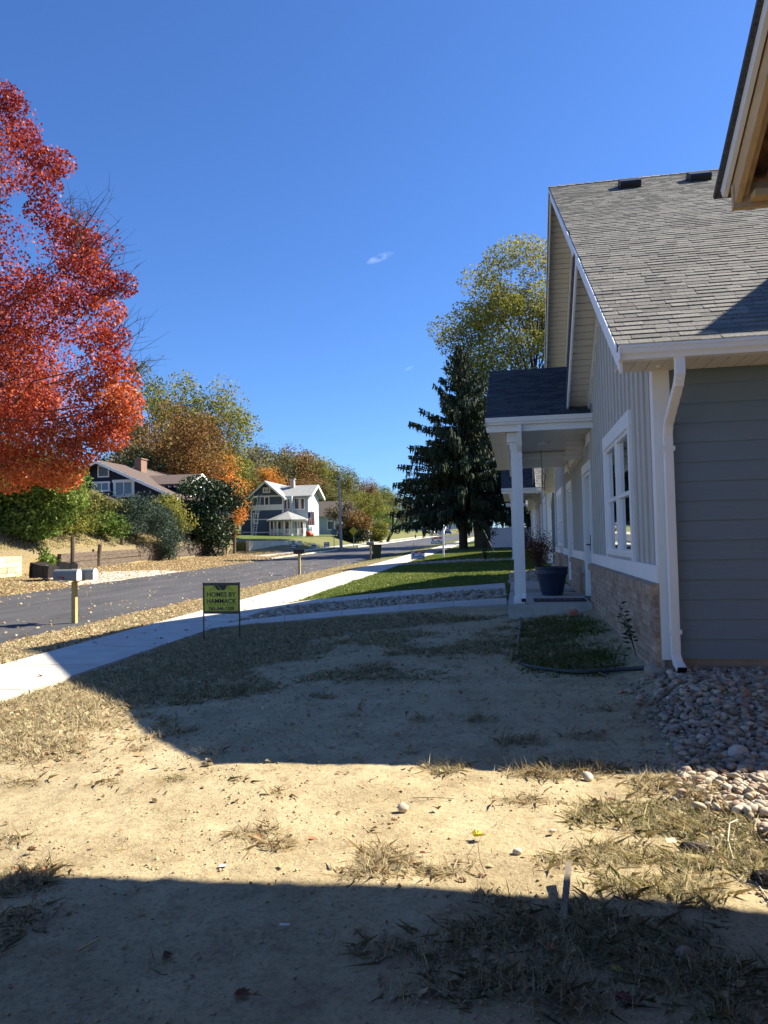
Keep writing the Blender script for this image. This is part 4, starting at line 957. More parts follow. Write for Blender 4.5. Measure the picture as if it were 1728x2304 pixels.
# bird table
g = Vector((-27.0, 47., gzs(-27, 47))); m = MB(); m.box(g.x-.04, g.x+.04, g.y-.04, g.y+.04, g.z-.1, g.z+1.5); m.box(g.x-.35, g.x+.35, g.y-.25, g.y+.25, g.z+1.5, g.z+1.55); m.box(g.x-.35, g.x-.32, g.y-.25, g.y+.25, g.z+1.551, g.z+1.65); m.box(g.x+.32, g.x+.35, g.y-.25, g.y+.25, g.z+1.551, g.z+1.65)
m.tube([(g.x-.03, g.y, g.z+1.0), (g.x+.25, g.y, g.z+1.5)], .02)
tag(m.build('bird_table', MT['oldwood'], loc=g), 'wooden bird table on a post above the timber wall', 'bird table')
MT['navyshade'] = mat('dark_navy_clapboard', (.011, .014, .032), (.014, .018, .038), scale=2, rough=.7)
MT['brownroof'] = mat('brown_shingle_roof', (.13, .095, .08), (.09, .068, .06), scale=7, rough=.95, bump=.3, bscale=40, stretch=(1, 1, 4))
MT['greyroof'] = mat('pale_grey_shingle_roof', (.33, .34, .33), (.25, .26, .26), scale=5, rough=.95, bump=.3, bscale=40)
MT['darkroof'] = mat('dark_brown_roof', (.10, .08, .07), (.07, .058, .052), scale=5, rough=.95)
MT['bluewall'] = mat('blue_grey_clapboard', (.08, .115, .165), (.07, .10, .145), scale=2, rough=.6)
MT['palewall'] = mat('pale_green_white_wall', (.40, .47, .48), rough=.6)
MT['pane'] = mat('far_window_glass', (.05, .06, .07), rough=.08, spec=.8)
def win_y(par, x0, x1, z0, z1, y, trim=.16, mull=1, m_trim=None, depth=.08, flare=0):
    """window in a wall facing the street camera side (plane of constant y)"""
    m = MB(); T_ = trim; f = flare
    m.box(x0-T_, x0, y-depth, y-.003, z0, z1); m.box(x1, x1+T_, y-depth, y-.003, z0, z1)
    m.box(x0-T_-f, x1+T_+f, y-depth-.01, y-.003, z0-T_, z0); m.box(x0-T_-f, x1+T_+f, y-depth-.01, y-.003, z1, z1+T_)
    for k in range(mull): xm = x0+(x1-x0)*(k+1)/(mull+1); m.box(xm-.05, xm+.05, y-depth+.01, y-.003, z0, z1)
    w = m.build('window', m_trim or MT['white'], par); m = MB(); m.box(x0, x1, y-.03, y-.002, z0, z1); m.build('pane', MT['pane'], w); return w
def win_x(par, y0, y1, z0, z1, x, trim=.14, mull=0, depth=.08, m_trim=None):
    m = MB(); T_ = trim
    m.box(x+.003, x+depth, y0-T_, y0, z0, z1); m.box(x+.003, x+depth, y1, y1+T_, z0, z1); m.box(x+.003, x+depth+.01, y0-T_, y1+T_, z0-T_, z0); m.box(x+.003, x+depth+.01, y0-T_, y1+T_, z1, z1+T_)
    m.box(x+.003, x+.06, y0, y1, (z0+z1)/2-.04, (z0+z1)/2+.04)
    w = m.build('window', m_trim or MT['white'], par); m = MB(); m.box(x+.002, x+.03, y0, y1, z0, z1); m.build('pane', MT['pane'], w); return w
# ---- house A: dark navy bungalow
YA = 60.; pk = at_y(226, 1039, YA); re = at_y(408, 1121, YA); slA = (pk.z-re.z)/(re.x-pk.x); zg = gzs(pk.x, YA)-.3
t = empty('navy_house', (pk.x, YA, zg), 'dark navy bungalow with white trimmed windows, brown roof and brick chimney', 'house'); PA = t
wl_ = (re.x-pk.x); 
m = MB(); m.prism([(pk.x-wl_+.6, YA, zg), (re.x-.6, YA, zg), (re.x-.6, YA, re.z-.1+slA*.6), (pk.x, YA, pk.z-.15), (pk.x-wl_+.6, YA, re.z-.1+slA*.6)], (0, 13, 0)); m.build('wall', MT['navyshade'], PA)
m = MB()
for sg in (-1, 1): m.prism([(pk.x, YA-.7, pk.z-.06), (pk.x+sg*wl_, YA-.7, re.z-.06), (pk.x+sg*wl_, YA-.7, re.z+.1), (pk.x, YA-.7, pk.z+.1)], (0, 14.4, 0))
rfA = m.build('roof', MT['brownroof'], PA)
m = MB()
for sg in (-1, 1): m.prism([(pk.x, YA-.78, pk.z-.22), (pk.x+sg*wl_, YA-.78, re.z-.22), (pk.x+sg*wl_, YA-.78, re.z+.06), (pk.x, YA-.78, pk.z+.06)], (0, .07, 0))
m.build('rake_board', MT['white'], PA)
a, b = at_y(262, 1113, YA), at_y(297, 1085, YA); win_y(PA, a.x, b.x, a.z, b.z, YA, trim=.26, mull=1, flare=.1)
a, b = at_y(215, 1103, YA), at_y(244, 1087, YA); win_y(PA, a.x, b.x, a.z, b.z, YA, trim=.16, mull=1, flare=.05)
a, b = at_y(223, 1072, YA), at_y(244, 1049, YA); w = win_y(PA, a.x, b.x, a.z, b.z, YA, trim=.1, mull=0); m = MB(); k = a.z+.05
while k < b.z: m.box(a.x, b.x, YA-.045, YA-.031, k, k+.07); k += .13
m.build('louvre', MT['oldwood'], w)
dy0 = YA+3.0; da = at_y(340, 1064, dy0); db = at_y(444, 1066, dy0); m = MB()      # dormer running to the right
xL, xR = pk.x+1.0, at_y(440, 1070, dy0).x; zrd = at_y(445, 1066, dy0).z; zed = at_y(440, 1090, dy0-1.6).z
yc_ = dy0+1.4
for sg in (-1, 1): m.prism([(xL, yc_, zrd), (xL, yc_+sg*3.0, zed), (xL, yc_+sg*3.0, zed+.14), (xL, yc_, zrd+.14)], (xR-xL, 0, 0))
m.build('dormer_roof', MT['brownroof'], PA)
m = MB(); m.prism([(xL, yc_-2.4, zg+1), (xL, yc_+2.4, zg+1), (xL, yc_+2.4, zed), (xL, yc_, zrd-.05), (xL, yc_-2.4, zed)], (xR-xL-.5, 0, 0)); m.build('dormer_wall', MT['navyshade'], PA)
m = MB()
for sg in (-1, 1): m.prism([(xR, yc_, zrd-.05), (xR, yc_+sg*3.0, zed-.1), (xR, yc_+sg*3.0, zed+.15), (xR, yc_, zrd+.15)], (.08, 0, 0))
m.build('rake_board', MT['white'], PA); win_x(PA, yc_-1.3, yc_+1.3, zed-1.3, zed-.15, xR-.5, trim=.3)
k = yc_-3.0; m = MB(); xx = xL+2.
while xx < xR-.2: m.box(xx, xx+.12, yc_-2.95, yc_-2.4, zed-.16, zed-.02); xx += .55
m.build('rafter_tails', MT['white'], PA)
a, b = at_y(306, 1062, YA+5), at_y(321, 1034, YA+5); m = MB(); m.box(a.x, b.x, YA+4.7, YA+5.8, a.z-1.5, b.z); m.box(a.x-.08, b.x+.08, YA+4.62, YA+5.88, b.z, b.z+.12); m.build('chimney', mat('old_brick', (.28, .17, .12), (.20, .12, .09), scale=12, rough=.9), rfA)
a, b = at_y(196, 1104, YA-2.5), at_y(290, 1136, YA-2.5); m = MB(); m.prism([(a.x-4, YA-3.2, b.z), (b.x, YA-3.2, b.z-.05), (a.x+.1, YA-3.2, a.z)], (0, 3.1, 0)); m.build('porch_roof', MT['brownroof'], PA)
m = MB(); m.box(a.x-3.5, b.x-.8, YA-2.9, YA-.01, zg, b.z-.1); m.build('porch_wall', MT['navyshade'], PA)
# ---- house B: blue-grey Victorian with white verandah
YB = 95.; P_ = lambda x, y, d=0: at_y(x, y, YB+d)
xl, xr = P_(565, 1117).x, P_(637, 1117).x; zE = P_(600, 1117).z; pkB = P_(599, 1084); zB = 1.5; zBase = P_(600, 1212).z
t = empty('blue_house', (pkB.x, YB, zB), 'two storey blue-grey house with white trim, grey roof and round white verandah', 'house'); PB = t
m = MB(); m.prism([(xl, YB, zB), (xr, YB, zB), (xr, YB, zE), (pkB.x, YB, pkB.z-.25), (xl, YB, zE)], (0, 9, 0))
xw = P_(537, 1120).x; m.box(xw, xl-.01, YB+.8, YB+8, zB, zE-.4); m.build('wall', MT['bluewall'], PB)
xs_ = P_(690, 1110).x; m = MB(); m.prism([(xr+.01, YB+1.6, zB), (xr+.01, YB+7, zB), (xr+.01, YB+7, zE), (xr+.01, YB+4.3, zE+1.7), (xr+.01, YB+1.6, zE)], (xs_-xr-.3, 0, 0)); m.box(xr+.012, xr+1.1, YB+.35, YB+1.59, zB, zE); m.build('wing_wall', MT['palewall'], PB, label='white painted wing facing the street')
m = MB(); ov = .55; sB = (pkB.z-zE)/((xr-xl)/2)
for sg in (-1, 1):
    hx = (xr-xl)/2+ov+(1.7 if sg < 0 else 0); m.prism([(pkB.x, YB-.6, pkB.z-.02), (pkB.x+sg*hx, YB-.6, pkB.z-sB*hx-.02), (pkB.x+sg*hx, YB-.6, pkB.z-sB*hx+.12), (pkB.x, YB-.6, pkB.z+.12)], (0, 9.9, 0))
zr2 = P_(686, 1094, 4.3).z
for sg in (-1, 1): m.prism([(pkB.x+.3, YB+4.3, zr2), (pkB.x+.3, YB+4.3+sg*3.4, zE-.15), (pkB.x+.3, YB+4.3+sg*3.4, zE), (pkB.x+.3, YB+4.3, zr2+.14)], (xs_-pkB.x+.1, 0, 0))
rfB = m.build('roof', MT['greyroof'], PB)
m = MB()
for sg in (-1, 1):
    hx = (xr-xl)/2+ov+(1.7 if sg < 0 else 0); m.prism([(pkB.x, YB-.68, pkB.z-.2), (pkB.x+sg*hx, YB-.68, pkB.z-sB*hx-.2), (pkB.x+sg*hx, YB-.68, pkB.z-sB*hx+.1), (pkB.x, YB-.68, pkB.z+.1)], (0, .07, 0))
    x_ = xs_+.42; m.prism([(x_, YB+4.3, zr2-.2), (x_, YB+4.3+sg*3.5, zE-.35), (x_, YB+4.3+sg*3.5, zE+.02), (x_, YB+4.3, zr2+.16)], (.08, 0, 0))
m.build('rake_board', MT['white'], PB)
m = MB(); yq = YB-.05
for (a, b) in (((xl-.08, zBase), (xl+.12, zE)), ((xr-.14, zBase), (xr+.06, zE))): m.box(a[0], b[0], yq-.03, yq+.048, a[1], b[1])
for z, hh in ((zE-.06, .18), (P_(600, 1148).z, .75), (P_(600, 1168).z-.1, .14), (P_(600, 1199).z, .14)): m.box(xl-.06, xr+.04, yq-.01, yq+.045, z, z+hh)
m.box(xw-.06, xw+.1, YB+.72, YB+.79, zBase, zE-.6)
for z, hh in ((P_(550, 1162).z, .14), (P_(550, 1168).z-.1, .12), (P_(550, 1199).z, .14)): m.box(xw-.06, xl-.09, YB+.72, YB+.79, z, z+hh)
a, b = P_(540, 1137), P_(563, 1124); m.beam((a.x, YB+.7, a.z), (b.x, YB+.7, b.z), .1, .18, up=(0,-1,0))
m.build('trim', MT['white'], PB)
a, b = P_(597, 1143), P_(604, 1119); win_y(PB, a.x, b.x, a.z, b.z, YB, trim=.14, mull=0)
a, b = P_(594, 1107), P_(606, 1099); win_y(PB, a.x, b.x, a.z, b.z, YB, trim=.14, mull=3)
a, b = P_(572, 1176), P_(579, 1156); win_y(PB, a.x, b.x, a.z, b.z, YB, trim=.14, mull=0)
for (p0, p1, d) in ((648, 652, .35), (640.5, 644.5, .35)):
    a, b = P_(p0, 1145, d), P_(p1, 1122, d); win_y(PB, a.x, b.x, a.z, b.z, YB+d, trim=.06, mull=0)
a, b = P_(664, 1145, 1.6), P_(672, 1122, 1.6); win_y(PB, a.x, b.x, a.z, b.z, YB+1.6, trim=.14, mull=0)
a, b = P_(678, 1145, 1.6), P_(684, 1122, 1.6); win_y(PB, a.x, b.x, a.z, b.z, YB+1.6, trim=.12, mull=0)
a, b = P_(633, 1085), P_(645, 1072); m = MB(); m.box(a.x+.1, b.x-.1, YB+3.5, YB+4.2, a.z-1.6, b.z-.12); m.box(a.x, b.x, YB+3.42, YB+4.28, b.z-.12, b.z); m.build('chimney', mat('pale_chimney', (.42, .38, .35), (.35, .31, .28), scale=6), rfB)
# verandah
vc = Vector((P_(643, 1150, -1.5).x, YB-.6, 0)); rv = (P_(692, 1168, -2).x-P_(594, 1168, -2).x)/2; zve = P_(640, 1169, -2.5).z; zva = P_(640, 1150, -1).z
zfl = P_(640, 1205, -3).z; zgr = P_(640, 1213, -3).z
n8 = 8; ang = [math.pi*2*(k+.5)/n8 for k in range(n8)]
m = MB(); b_ = [Vector((vc.x+rv*math.cos(a), vc.y+rv*.75*math.sin(a), zve)) for a in ang]; ap = Vector((vc.x, vc.y, zva))
for k in range(n8): m._add([b_[k], b_[(k+1) % n8], ap], [(0,1,2)])
m._add(b_, [tuple(reversed(range(n8)))]); m.prism(b_, (0,0,-.16)); m.build('verandah_roof', MT['greyroof'], PB)
fl = [Vector((vc.x+(rv-.5)*math.cos(a), vc.y+(rv*.75-.5)*math.sin(a), 0)) for a in ang]
m = MB(); m.prism([Vector((p.x, p.y, zfl-.12)) for p in fl], (0,0,.12)); m.build('verandah_floor', MT['white'], PB)
m = MB(); m.prism([Vector((vc.x+(p.x-vc.x)*.97, vc.y+(p.y-vc.y)*.97, zgr-1.0)) for p in fl], (0,0,zfl-.121-zgr+1.0)); m.build('verandah_skirt', MT['white'], PB)
for k in range(n8):
    p, q = fl[k], fl[(k+1) % n8]
    if p.y > YB-.1: continue
    for s in ((0, .5) if q.y < YB+.5 else (0,)):
        c = p.lerp(q, s); m = MB(); m.box(c.x-.07, c.x+.07, c.y-.07, c.y+.07, zfl, zve-.17); m.build('post', MT['white'], PB)
    if q.y < YB+.5:
        m = MB(); d = q-p; L2 = d.length; d.normalize()
        m.beam((p.x, p.y, zfl+.85), (q.x, q.y, zfl+.85), .09, .09); m.beam((p.x, p.y, zfl+.12), (q.x, q.y, zfl+.12), .07, .07)
        s = .15
        while s < L2-.1: c = p+d*s; m.box(c.x-.03, c.x+.03, c.y-.03, c.y+.03, zfl+.15, zfl+.82); s += .2
        m.build('railing', MT['white'], PB)
for (p0, p1, d_) in ((642, 650, .35), (655, 661, 1.6), (665, 672, 1.6), (677, 684, 1.6)):
    a, b = P_(p0, 1200, d_), P_(p1, 1174, d_); win_y(PB, a.x, b.x, a.z, b.z, YB+d_, trim=.10, mull=0)
x_ = P_(640, 1190).x; win_y(PB, P_(607, 1).x, P_(615, 1).x, P_(1, 1195).z-.0, P_(1, 1172).z+.0, YB, trim=.12, mull=0) if False else None
for (p0, p1) in ((610, 618), (624, 632)):
    a, b = P_(p0, 1196), P_(p1, 1174); win_y(PB, a.x, b.x, a.z, b.z, YB, trim=.12, mull=0)
# flag on its pole on the verandah
a = P_(700, 1151, -3); t2 = empty('flag', (a.x, a.y, a.z), 'striped flag with a blue corner hanging from the verandah', 'flag')
m = MB(); m.tube([(a.x-1.0, a.y+.3, a.z-1.3), (a.x+.1, a.y, a.z+.1)], .03, 6); m.build('staff', MT['signwhite'], t2)
for k in range(7):
    m = MB(); x0 = a.x-.42+k*.12
    m._add([(x0, a.y-.02*k, a.z-.05-(.15 if k < 3 else 0)*6*.9*(1 if k < 3 else 0)), (x0+.12, a.y-.02*k-.02, a.z-.05-(.81 if k < 3 else 0)), (x0+.16, a.y-.05, a.z-1.75), (x0+.03, a.y-.03, a.z-1.8)], [(0,1,2,3)]); m.build('stripe', MT['red'] if k % 2 == 0 else MT['signwhite'], t2)
m = MB(); m._add([(a.x-.42, a.y-.01, a.z-.05), (a.x-.06, a.y-.06, a.z-.05), (a.x-.05, a.y-.06, a.z-.85), (a.x-.41, a.y-.01, a.z-.85)], [(0,1,2,3)]); m.build('canton', MT['signblue'], t2)
# ladder against the blue house
a0, a1 = P_(571, 1208, -2.2), P_(571+13, 1113, -.15); t2 = empty('ladder', a0, 'tall aluminium extension ladder leaning on the blue house', 'ladder')
a0.z = zBase; 
for sg in (-1, 1): m = MB(); o_ = Vector((.22*sg, 0, 0)); m.beam(a0+o_, a1+o_, .06, .09, up=(0,-1,0)); m.build('rail', MT['gutter'], t2)
d_ = a1-a0
for k in range(1, 18): c = a0+d_*(k/18); m = MB(); m.tube([c+Vector((-.22,0,0)), c+Vector((.22,0,0))], .03, 6); m.build('rung', MT['gutter'], t2)
# its raised lawn and limestone wall
wp = [(-24.2, 63.5), (-23.4, 67.), (-22.7, 72.5), (-22.5, 74.5)]
zt_ = [at_y(533, 1218, 63.5).z, at_y(600, 1217, 67).z, at_y(680, 1216, 72.5).z, at_y(695, 1217, 74.5).z]
t = empty('stone_wall', (-23.4, 67, gzs(-23.4, 67)), 'cream limestone retaining wall below the blue house', 'wall'); m = MB()
for i in range(3):
    a, b = wp[i], wp[i+1]; za, zb = gzs(a[0]+.5, a[1])-.4, gzs(b[0]+.5, b[1])-.4
    if i == 1: b = (b[0]+(a[0]-b[0])*.12, b[1]+(a[1]-b[1])*.12)
    A_ = Vector((a[0], a[1], 0)); B_ = Vector((b[0], b[1], 0)); N_ = (B_-A_).cross(Vector((0,0,1))).normalized()*.35
    m._add([A_+Vector((0,0,za)), B_+Vector((0,0,zb)), B_+N_+Vector((0,0,zb)), A_+N_+Vector((0,0,za)), A_+Vector((0,0,zt_[i])), B_+Vector((0,0,zt_[i+1])), B_+N_+Vector((0,0,zt_[i+1])), A_+N_+Vector((0,0,zt_[i]))], [(0,3,2,1),(4,5,6,7),(0,1,5,4),(1,2,6,5),(2,3,7,6),(3,0,4,7)])
m.build('stones', mat('cream_limestone', (.60, .55, .42), (.48, .44, .33), scale=3, rough=.9, bump=.4, bscale=8, stretch=(1, 1, 3)), t)
lw = MB(); lw.prism([(-24.4, 63.6, zt_[0]-.08), (-23.6, 67, zt_[1]-.08), (-22.9, 73, zt_[2]-.08), (-22.8, 75, zt_[3]-.08), (-26.5, 76, zt_[3]-.05), (-38, 76, zt_[3]+.1), (-38, 63.6, zt_[0]+.3)], (0, 0, -1.6))
lw.build('raised_lawn', mat('lawn_far', (.10, .13, .03), (.17, .17, .06), scale=2, rough=.95), kind='structure')
lw = MB(); lw.prism([(-45, 81.5, 2.1), (-25.8, 81.5, 1.95), (-25.8, 110, 2.2), (-45, 110, 2.4)], (0, 0, -1.5)); lw.build('house_lawn', mat('lawn_far2', (.10, .13, .03), (.19, .18, .07), scale=2, rough=.95), kind='structure')
# ---- house C: grey-brown roof further up
YC = 112.; Q = lambda x, y: at_y(x, y, YC); a, b, c, d = Q(690, 1124), Q(752, 1124), Q(775, 1168), Q(700, 1163)
t = empty('brown_roofed_house', (a.x, YC, gzs(a.x, YC)), 'house with broad dark brown roof behind the blue house', 'house')
m = MB(); m._add([Vector((a.x-3, YC+5, a.z)), Vector((b.x, YC+5, b.z)), Vector((b.x+1.6, YC-.5, d.z)), Vector((a.x-3, YC-.5, d.z)), Vector((b.x+1.6, YC+10.5, d.z)), Vector((a.x-3, YC+10.5, d.z))], [(0,3,2,1), (0,1,4,5), (3,5,4,2), (1,2,4)]); m.build('roof', MT['darkroof'], t)
m = MB(); m.box(a.x-2.5, b.x+.8, YC, YC+10, gzs(a.x, YC)-1, d.z-.02); m.build('wall', MT['palewall'], t); zz = gzs(a.x, YC)
for x0 in (a.x+1, a.x+3.4, a.x+6): win_y(t, x0, x0+1, d.z-2.0, d.z-.8, YC, trim=.12, mull=0)
# garage / car / distant houses
YD = 150.; Q = lambda x, y: at_y(x, y, YD); a, b = Q(782, 1204), Q(826, 1178)
t = empty('white_garage', (a.x, YD, a.z), 'low white garage under the trees far up the street', 'garage'); m = MB(); m.box(a.x, b.x, YD, YD+8, a.z-2, b.z); m.build('wall', MT['white'], t)
m = MB(); m.prism([(a.x-.6, YD-.6, b.z), (b.x+.6, YD-.6, b.z), ((a.x+b.x)/2, YD-.6, b.z+1.6)], (0, 9, 0)); m.build('roof', MT['darkroof'], t)
m = MB(); m.box(a.x+.6, a.x+3., YD-.05, YD-.003, a.z-.5, b.z-.5); 
for k in range(4): m.box(a.x+.6, a.x+3., YD-.08, YD-.051, a.z-.4+k*.55, a.z-.4+k*.55+.45)
m.build('garage_door', MT['gutter'], t)
def car(pos, rz, paint, label, s=1.0):
    t = empty('parked_car', (0,0,0), label, 'car', 'cars parked up the street'); P = []
    body = [(-2.2,.35),(-2.25,.7),(-2.1,.9),(-1.5,.98),(-.9,1.02),(1.0,.98),(1.9,.85),(2.2,.7),(2.25,.4),(2.1,.3),(-2.1,.28)]
    m = MB(); m.prism([(x,-.85,z) for x, z in body], (0,1.7,0)); m.build('body', paint, t)
    cab = [(-1.75,.99),(-1.25,1.42),(.15,1.45),(1.0,.99)]; m = MB(); m.prism([(x,-.72,z) for x, z in cab], (0,1.44,0)); m.build('cabin_glass', MT['pane'], t)
    m = MB(); m.prism([(x,-.66,z) for x, z in [(-1.3,1.425),(.18,1.455),(.1,1.49),(-1.2,1.47)]], (0,1.32,0)); m.build('roof', paint, t)
    for x in (-1.35, 1.4):
        for sg in (-1, 1):
            m = MB(); m.tube([(x, sg*.68, .32), (x, sg*.88, .32)], .32, 16); w = m.build('wheel', MT['black'], t); m = MB(); m.tube([(x, sg*.70, .32), (x, sg*.89, .32)], .19, 12); m.build('rim', MT['mboxgrey'], w)
    for sg in (-1, 1): m = MB(); m.box(-2.27, -2.2, sg*.6-.15, sg*.6+.15, .66, .78); m.build('tail_light', MT['red'], t); m = MB(); m.box(2.18, 2.25, sg*.6-.15, sg*.6+.15, .6, .72); m.build('headlight', MT['signwhite'], t)
    t.location = pos; t.rotation_euler = (0,0,rz); return t
x_ = at_y(805, 1204, 140).x; car((x_, 140, at_y(805, 1204, 140).z), .4, MT['black'], 'black car parked on a driveway under the trees')
x_ = at_y(970, 1197, 190).x; car((x_, 190, gzs(x_, 190)+.02), 1.6, MT['gutter'], 'white car parked far up the street')
x_ = at_y(1008, 1195, 205).x; car((x_, 205, gzs(x_, 205)+.02), 1.6, MT['signblue'], 'dark blue car parked far up the street behind the white one')
MT['paleyellow'] = mat('cream_siding', (.5, .47, .38), rough=.7)
for (px, yy_, w_, wallm, roofm, lab) in [(962, 205, 9, MT['white'], mat('red_roof', (.16, .03, .025), rough=.9), 'far house with a red roof seen through the spruce'), (905, 250, 10, MT['paleyellow'], MT['greyroof'], 'cream far house left of the spruce under the far trees'), (1010, 330, 16, MT['white'], MT['darkroof'], 'white far house closing the end of the street')]:
    c = at_y(px, 1200, yy_); g = gzs(c.x, yy_); t = empty('distant_house', (c.x, yy_, g), lab, 'house'); m = MB(); m.box(c.x-w_/2, c.x+w_/2, yy_, yy_+8, g-2, g+3.4); m.build('wall', wallm, t)
    m = MB(); m.prism([(c.x-w_/2-.5, yy_-.5, g+3.4), (c.x-w_/2-.5, yy_+8.5, g+3.4), (c.x-w_/2-.5, yy_+4, g+6.2)], (w_+1, 0, 0)); m.build('roof', roofm, t)
    for k in (-.3, .05, .33): win_y(t, c.x+k*w_-.5, c.x+k*w_+.5, g+1.2, g+2.6, yy_, trim=.12, mull=0)
# utility pole, wires are not visible; street signs, yard signs
g = Vector((at_y(768, 1237, 72).x, 72., 0)); g.z = gzs(g.x, 72); tp = at_y(762, 1069, 72)
t = empty('utility_pole', g, 'tall slim wooden utility pole at the street corner', 'pole'); m = MB(); m.tube([g-Vector((0,0,.3)), tp], [.17, .11], 12); m.build('pole', mat('pole_wood', (.46, .40, .33), (.36, .31, .25), scale=3, rough=.9, stretch=(4, 4, .5)), t)
m = MB(); m.box(tp.x-.05, tp.x+.05, tp.y-.16, tp.y-.1, tp.z-.5, tp.z-.3); m.build('bracket', MT['blackmetal'], t)
def roadsign(px, pb_, pt, yy_, colm, shape, label):
    b = at_y(px, pb_, yy_); tz = at_y(px, pt, yy_).z; g_ = gzs(b.x, yy_); t = empty('road_sign', (b.x, yy_, g_), label, 'road sign')
    m = MB(); m.box(b.x-.03, b.x+.03, yy_-.03, yy_+.03, g_-.1, tz-.05); m.build('post', MT['mboxgrey'], t)
    m = MB(); c = tz-.38
    if shape == 'oct': m.prism([(b.x+.36*math.cos(math.pi/8+k*math.pi/4), yy_-.05, c+.36*math.sin(math.pi/8+k*math.pi/4)) for k in range(8)], (0, .012, 0))
    else: m.prism([(b.x, yy_-.05, c-.5), (b.x+.5, yy_-.05, c), (b.x, yy_-.05, c+.5), (b.x-.5, yy_-.05, c)], (0, .012, 0))
    m.build('plate', colm, t)
roadsign(752, 1233, 1189, 77, MT['mboxgrey'], 'oct', 'grey back of an octagonal road sign beside the utility pole')
roadsign(796, 1232, 1187, 80, mat('warning_yellow', (.7, .5, .03), rough=.5), 'dia', 'yellow diamond warning sign up the street')
def small_sign(px, py, yy_, w, h, colm, label):
    c = at_y(px, py, yy_); g_ = gzs(c.x, yy_); t = empty('yard_sign', (c.x, yy_, g_), label, 'sign')
    m = MB(); m.box(c.x-w/2, c.x+w/2, yy_, yy_+.02, c.z-h/2, c.z+h/2); pn = m.build('panel', colm, t)
    m = MB(); m.box(c.x-w/2+.06, c.x+w/2-.06, yy_-.004, yy_-.001, c.z+.02, c.z+h/2-.06); m.box(c.x-w/2+.06, c.x+w/2-.06, yy_-.004, yy_-.001, c.z-h/2+.06, c.z-.06); m.build('print', MT['signwhite'] if colm is not MT['signwhite'] else MT['signblue'], pn)
    for sg in (-1, 1): m = MB(); m.box(c.x+sg*w*.35-.012, c.x+sg*w*.35+.012, yy_+.02, yy_+.04, g_-.1, c.z); m.build('stake', MT['blackmetal'], t)
small_sign(706, 1229, 76., .62, .38, MT['signwhite'], 'pale yard sign at the corner right of the limestone wall')
small_sign(735, 1225, 77., .62, .5, mat('sign_plum', (.25, .06, .12), rough=.5), 'plum and white yard sign near the utility pole')
small_sign(660, 1229, 68.2, .62, .45, mat('sign_plum2', (.10, .03, .08), rough=.5), 'dark yard sign in front of the limestone wall')
c = at_y(696, 1205, 92); m = MB(); r = random.Random(2)
for k in range(9):
    q = c+Vector((r.uniform(-.3,.3), r.uniform(-.2,.2), r.uniform(-.7,.7))); m.lathe(q-Vector((0,0,.3)), [(0, 0), (.2, .08), (.3, .3), (.2, .52), (0, .6)], 10)
m.tube([(c.x, c.y, c.z-1.6), c], .1, 6)
tag(m.build('inflatable_decoration', mat('orange_red_fabric', (.65, .10, .04), rough=.6), loc=(c.x, c.y, c.z-1.6), smooth=True), 'orange red inflatable figure beside the verandah', 'decoration')
g = Vector((at_y(830, 1222, 99).x, 99, 0)); g.z = gzs(g.x, 99); t = empty('mailbox', g, 'ornate white mailbox on a carved white post across the street', 'mailbox', 'mailboxes along the kerb')
m = MB(); m.lathe(g, [(.12, 0), (.12, .3), (.07, .4), (.14, .6), (.07, .9), (.09, 1.1), (.2, 1.2)], 10); m.build('post', MT['signwhite'], t, smooth=True)
m = MB(); m.box(g.x-.3, g.x+.3, g.y-.3, g.y+.3, g.z+1.2, g.z+1.5); m.prism([(g.x-.3, g.y-.3, g.z+1.5), (g.x+.3, g.y-.3, g.z+1.5), (g.x, g.y-.3, g.z+1.75)], (0, .6, 0)); m.build('box', MT['signwhite'], t)
# ================================================================ trees and shrubs
def unit(n, r=None):
    r = r or rng; v = r.normal(size=(n, 3)); return v/np.linalg.norm(v, axis=1, keepdims=True)
def leaf_quads(P, size, r, aspect=.62, droop=0., up=0.3):
    """one small folded-looking leaf face per point"""
    n = len(P); u = unit(n, r); u[:, 2] -= droop; u /= np.linalg.norm(u, axis=1, keepdims=True)
    w = unit(n, r); w[:, 2] += up; v = np.cross(u, w); v /= np.linalg.norm(v, axis=1, keepdims=True)+1e-9
    s = (size*(.65+.7*r.random(n)))[:, None]
    V = np.stack([P-u*s*.5, P+v*s*aspect*.5-u*s*.05, P+u*s*.5, P-v*s*aspect*.5-u*s*.05], 1).reshape(-1, 3)
    F = np.arange(4*n).reshape(n, 4); return V, F
def crown_points(r, clumps, n, csize, flat=.7):
    k = r.integers(0, len(clumps), n); d = r.normal(size=(n, 3)); d *= (r.random(n)**.3/np.linalg.norm(d, axis=1))[:, None]*1.25; d[:, 2] *= flat
    cs = np.array([c[1] for c in clumps])[k]; C = np.array([c[0] for c in clumps])[k]
    return C+d*cs[:, None]*csize, k
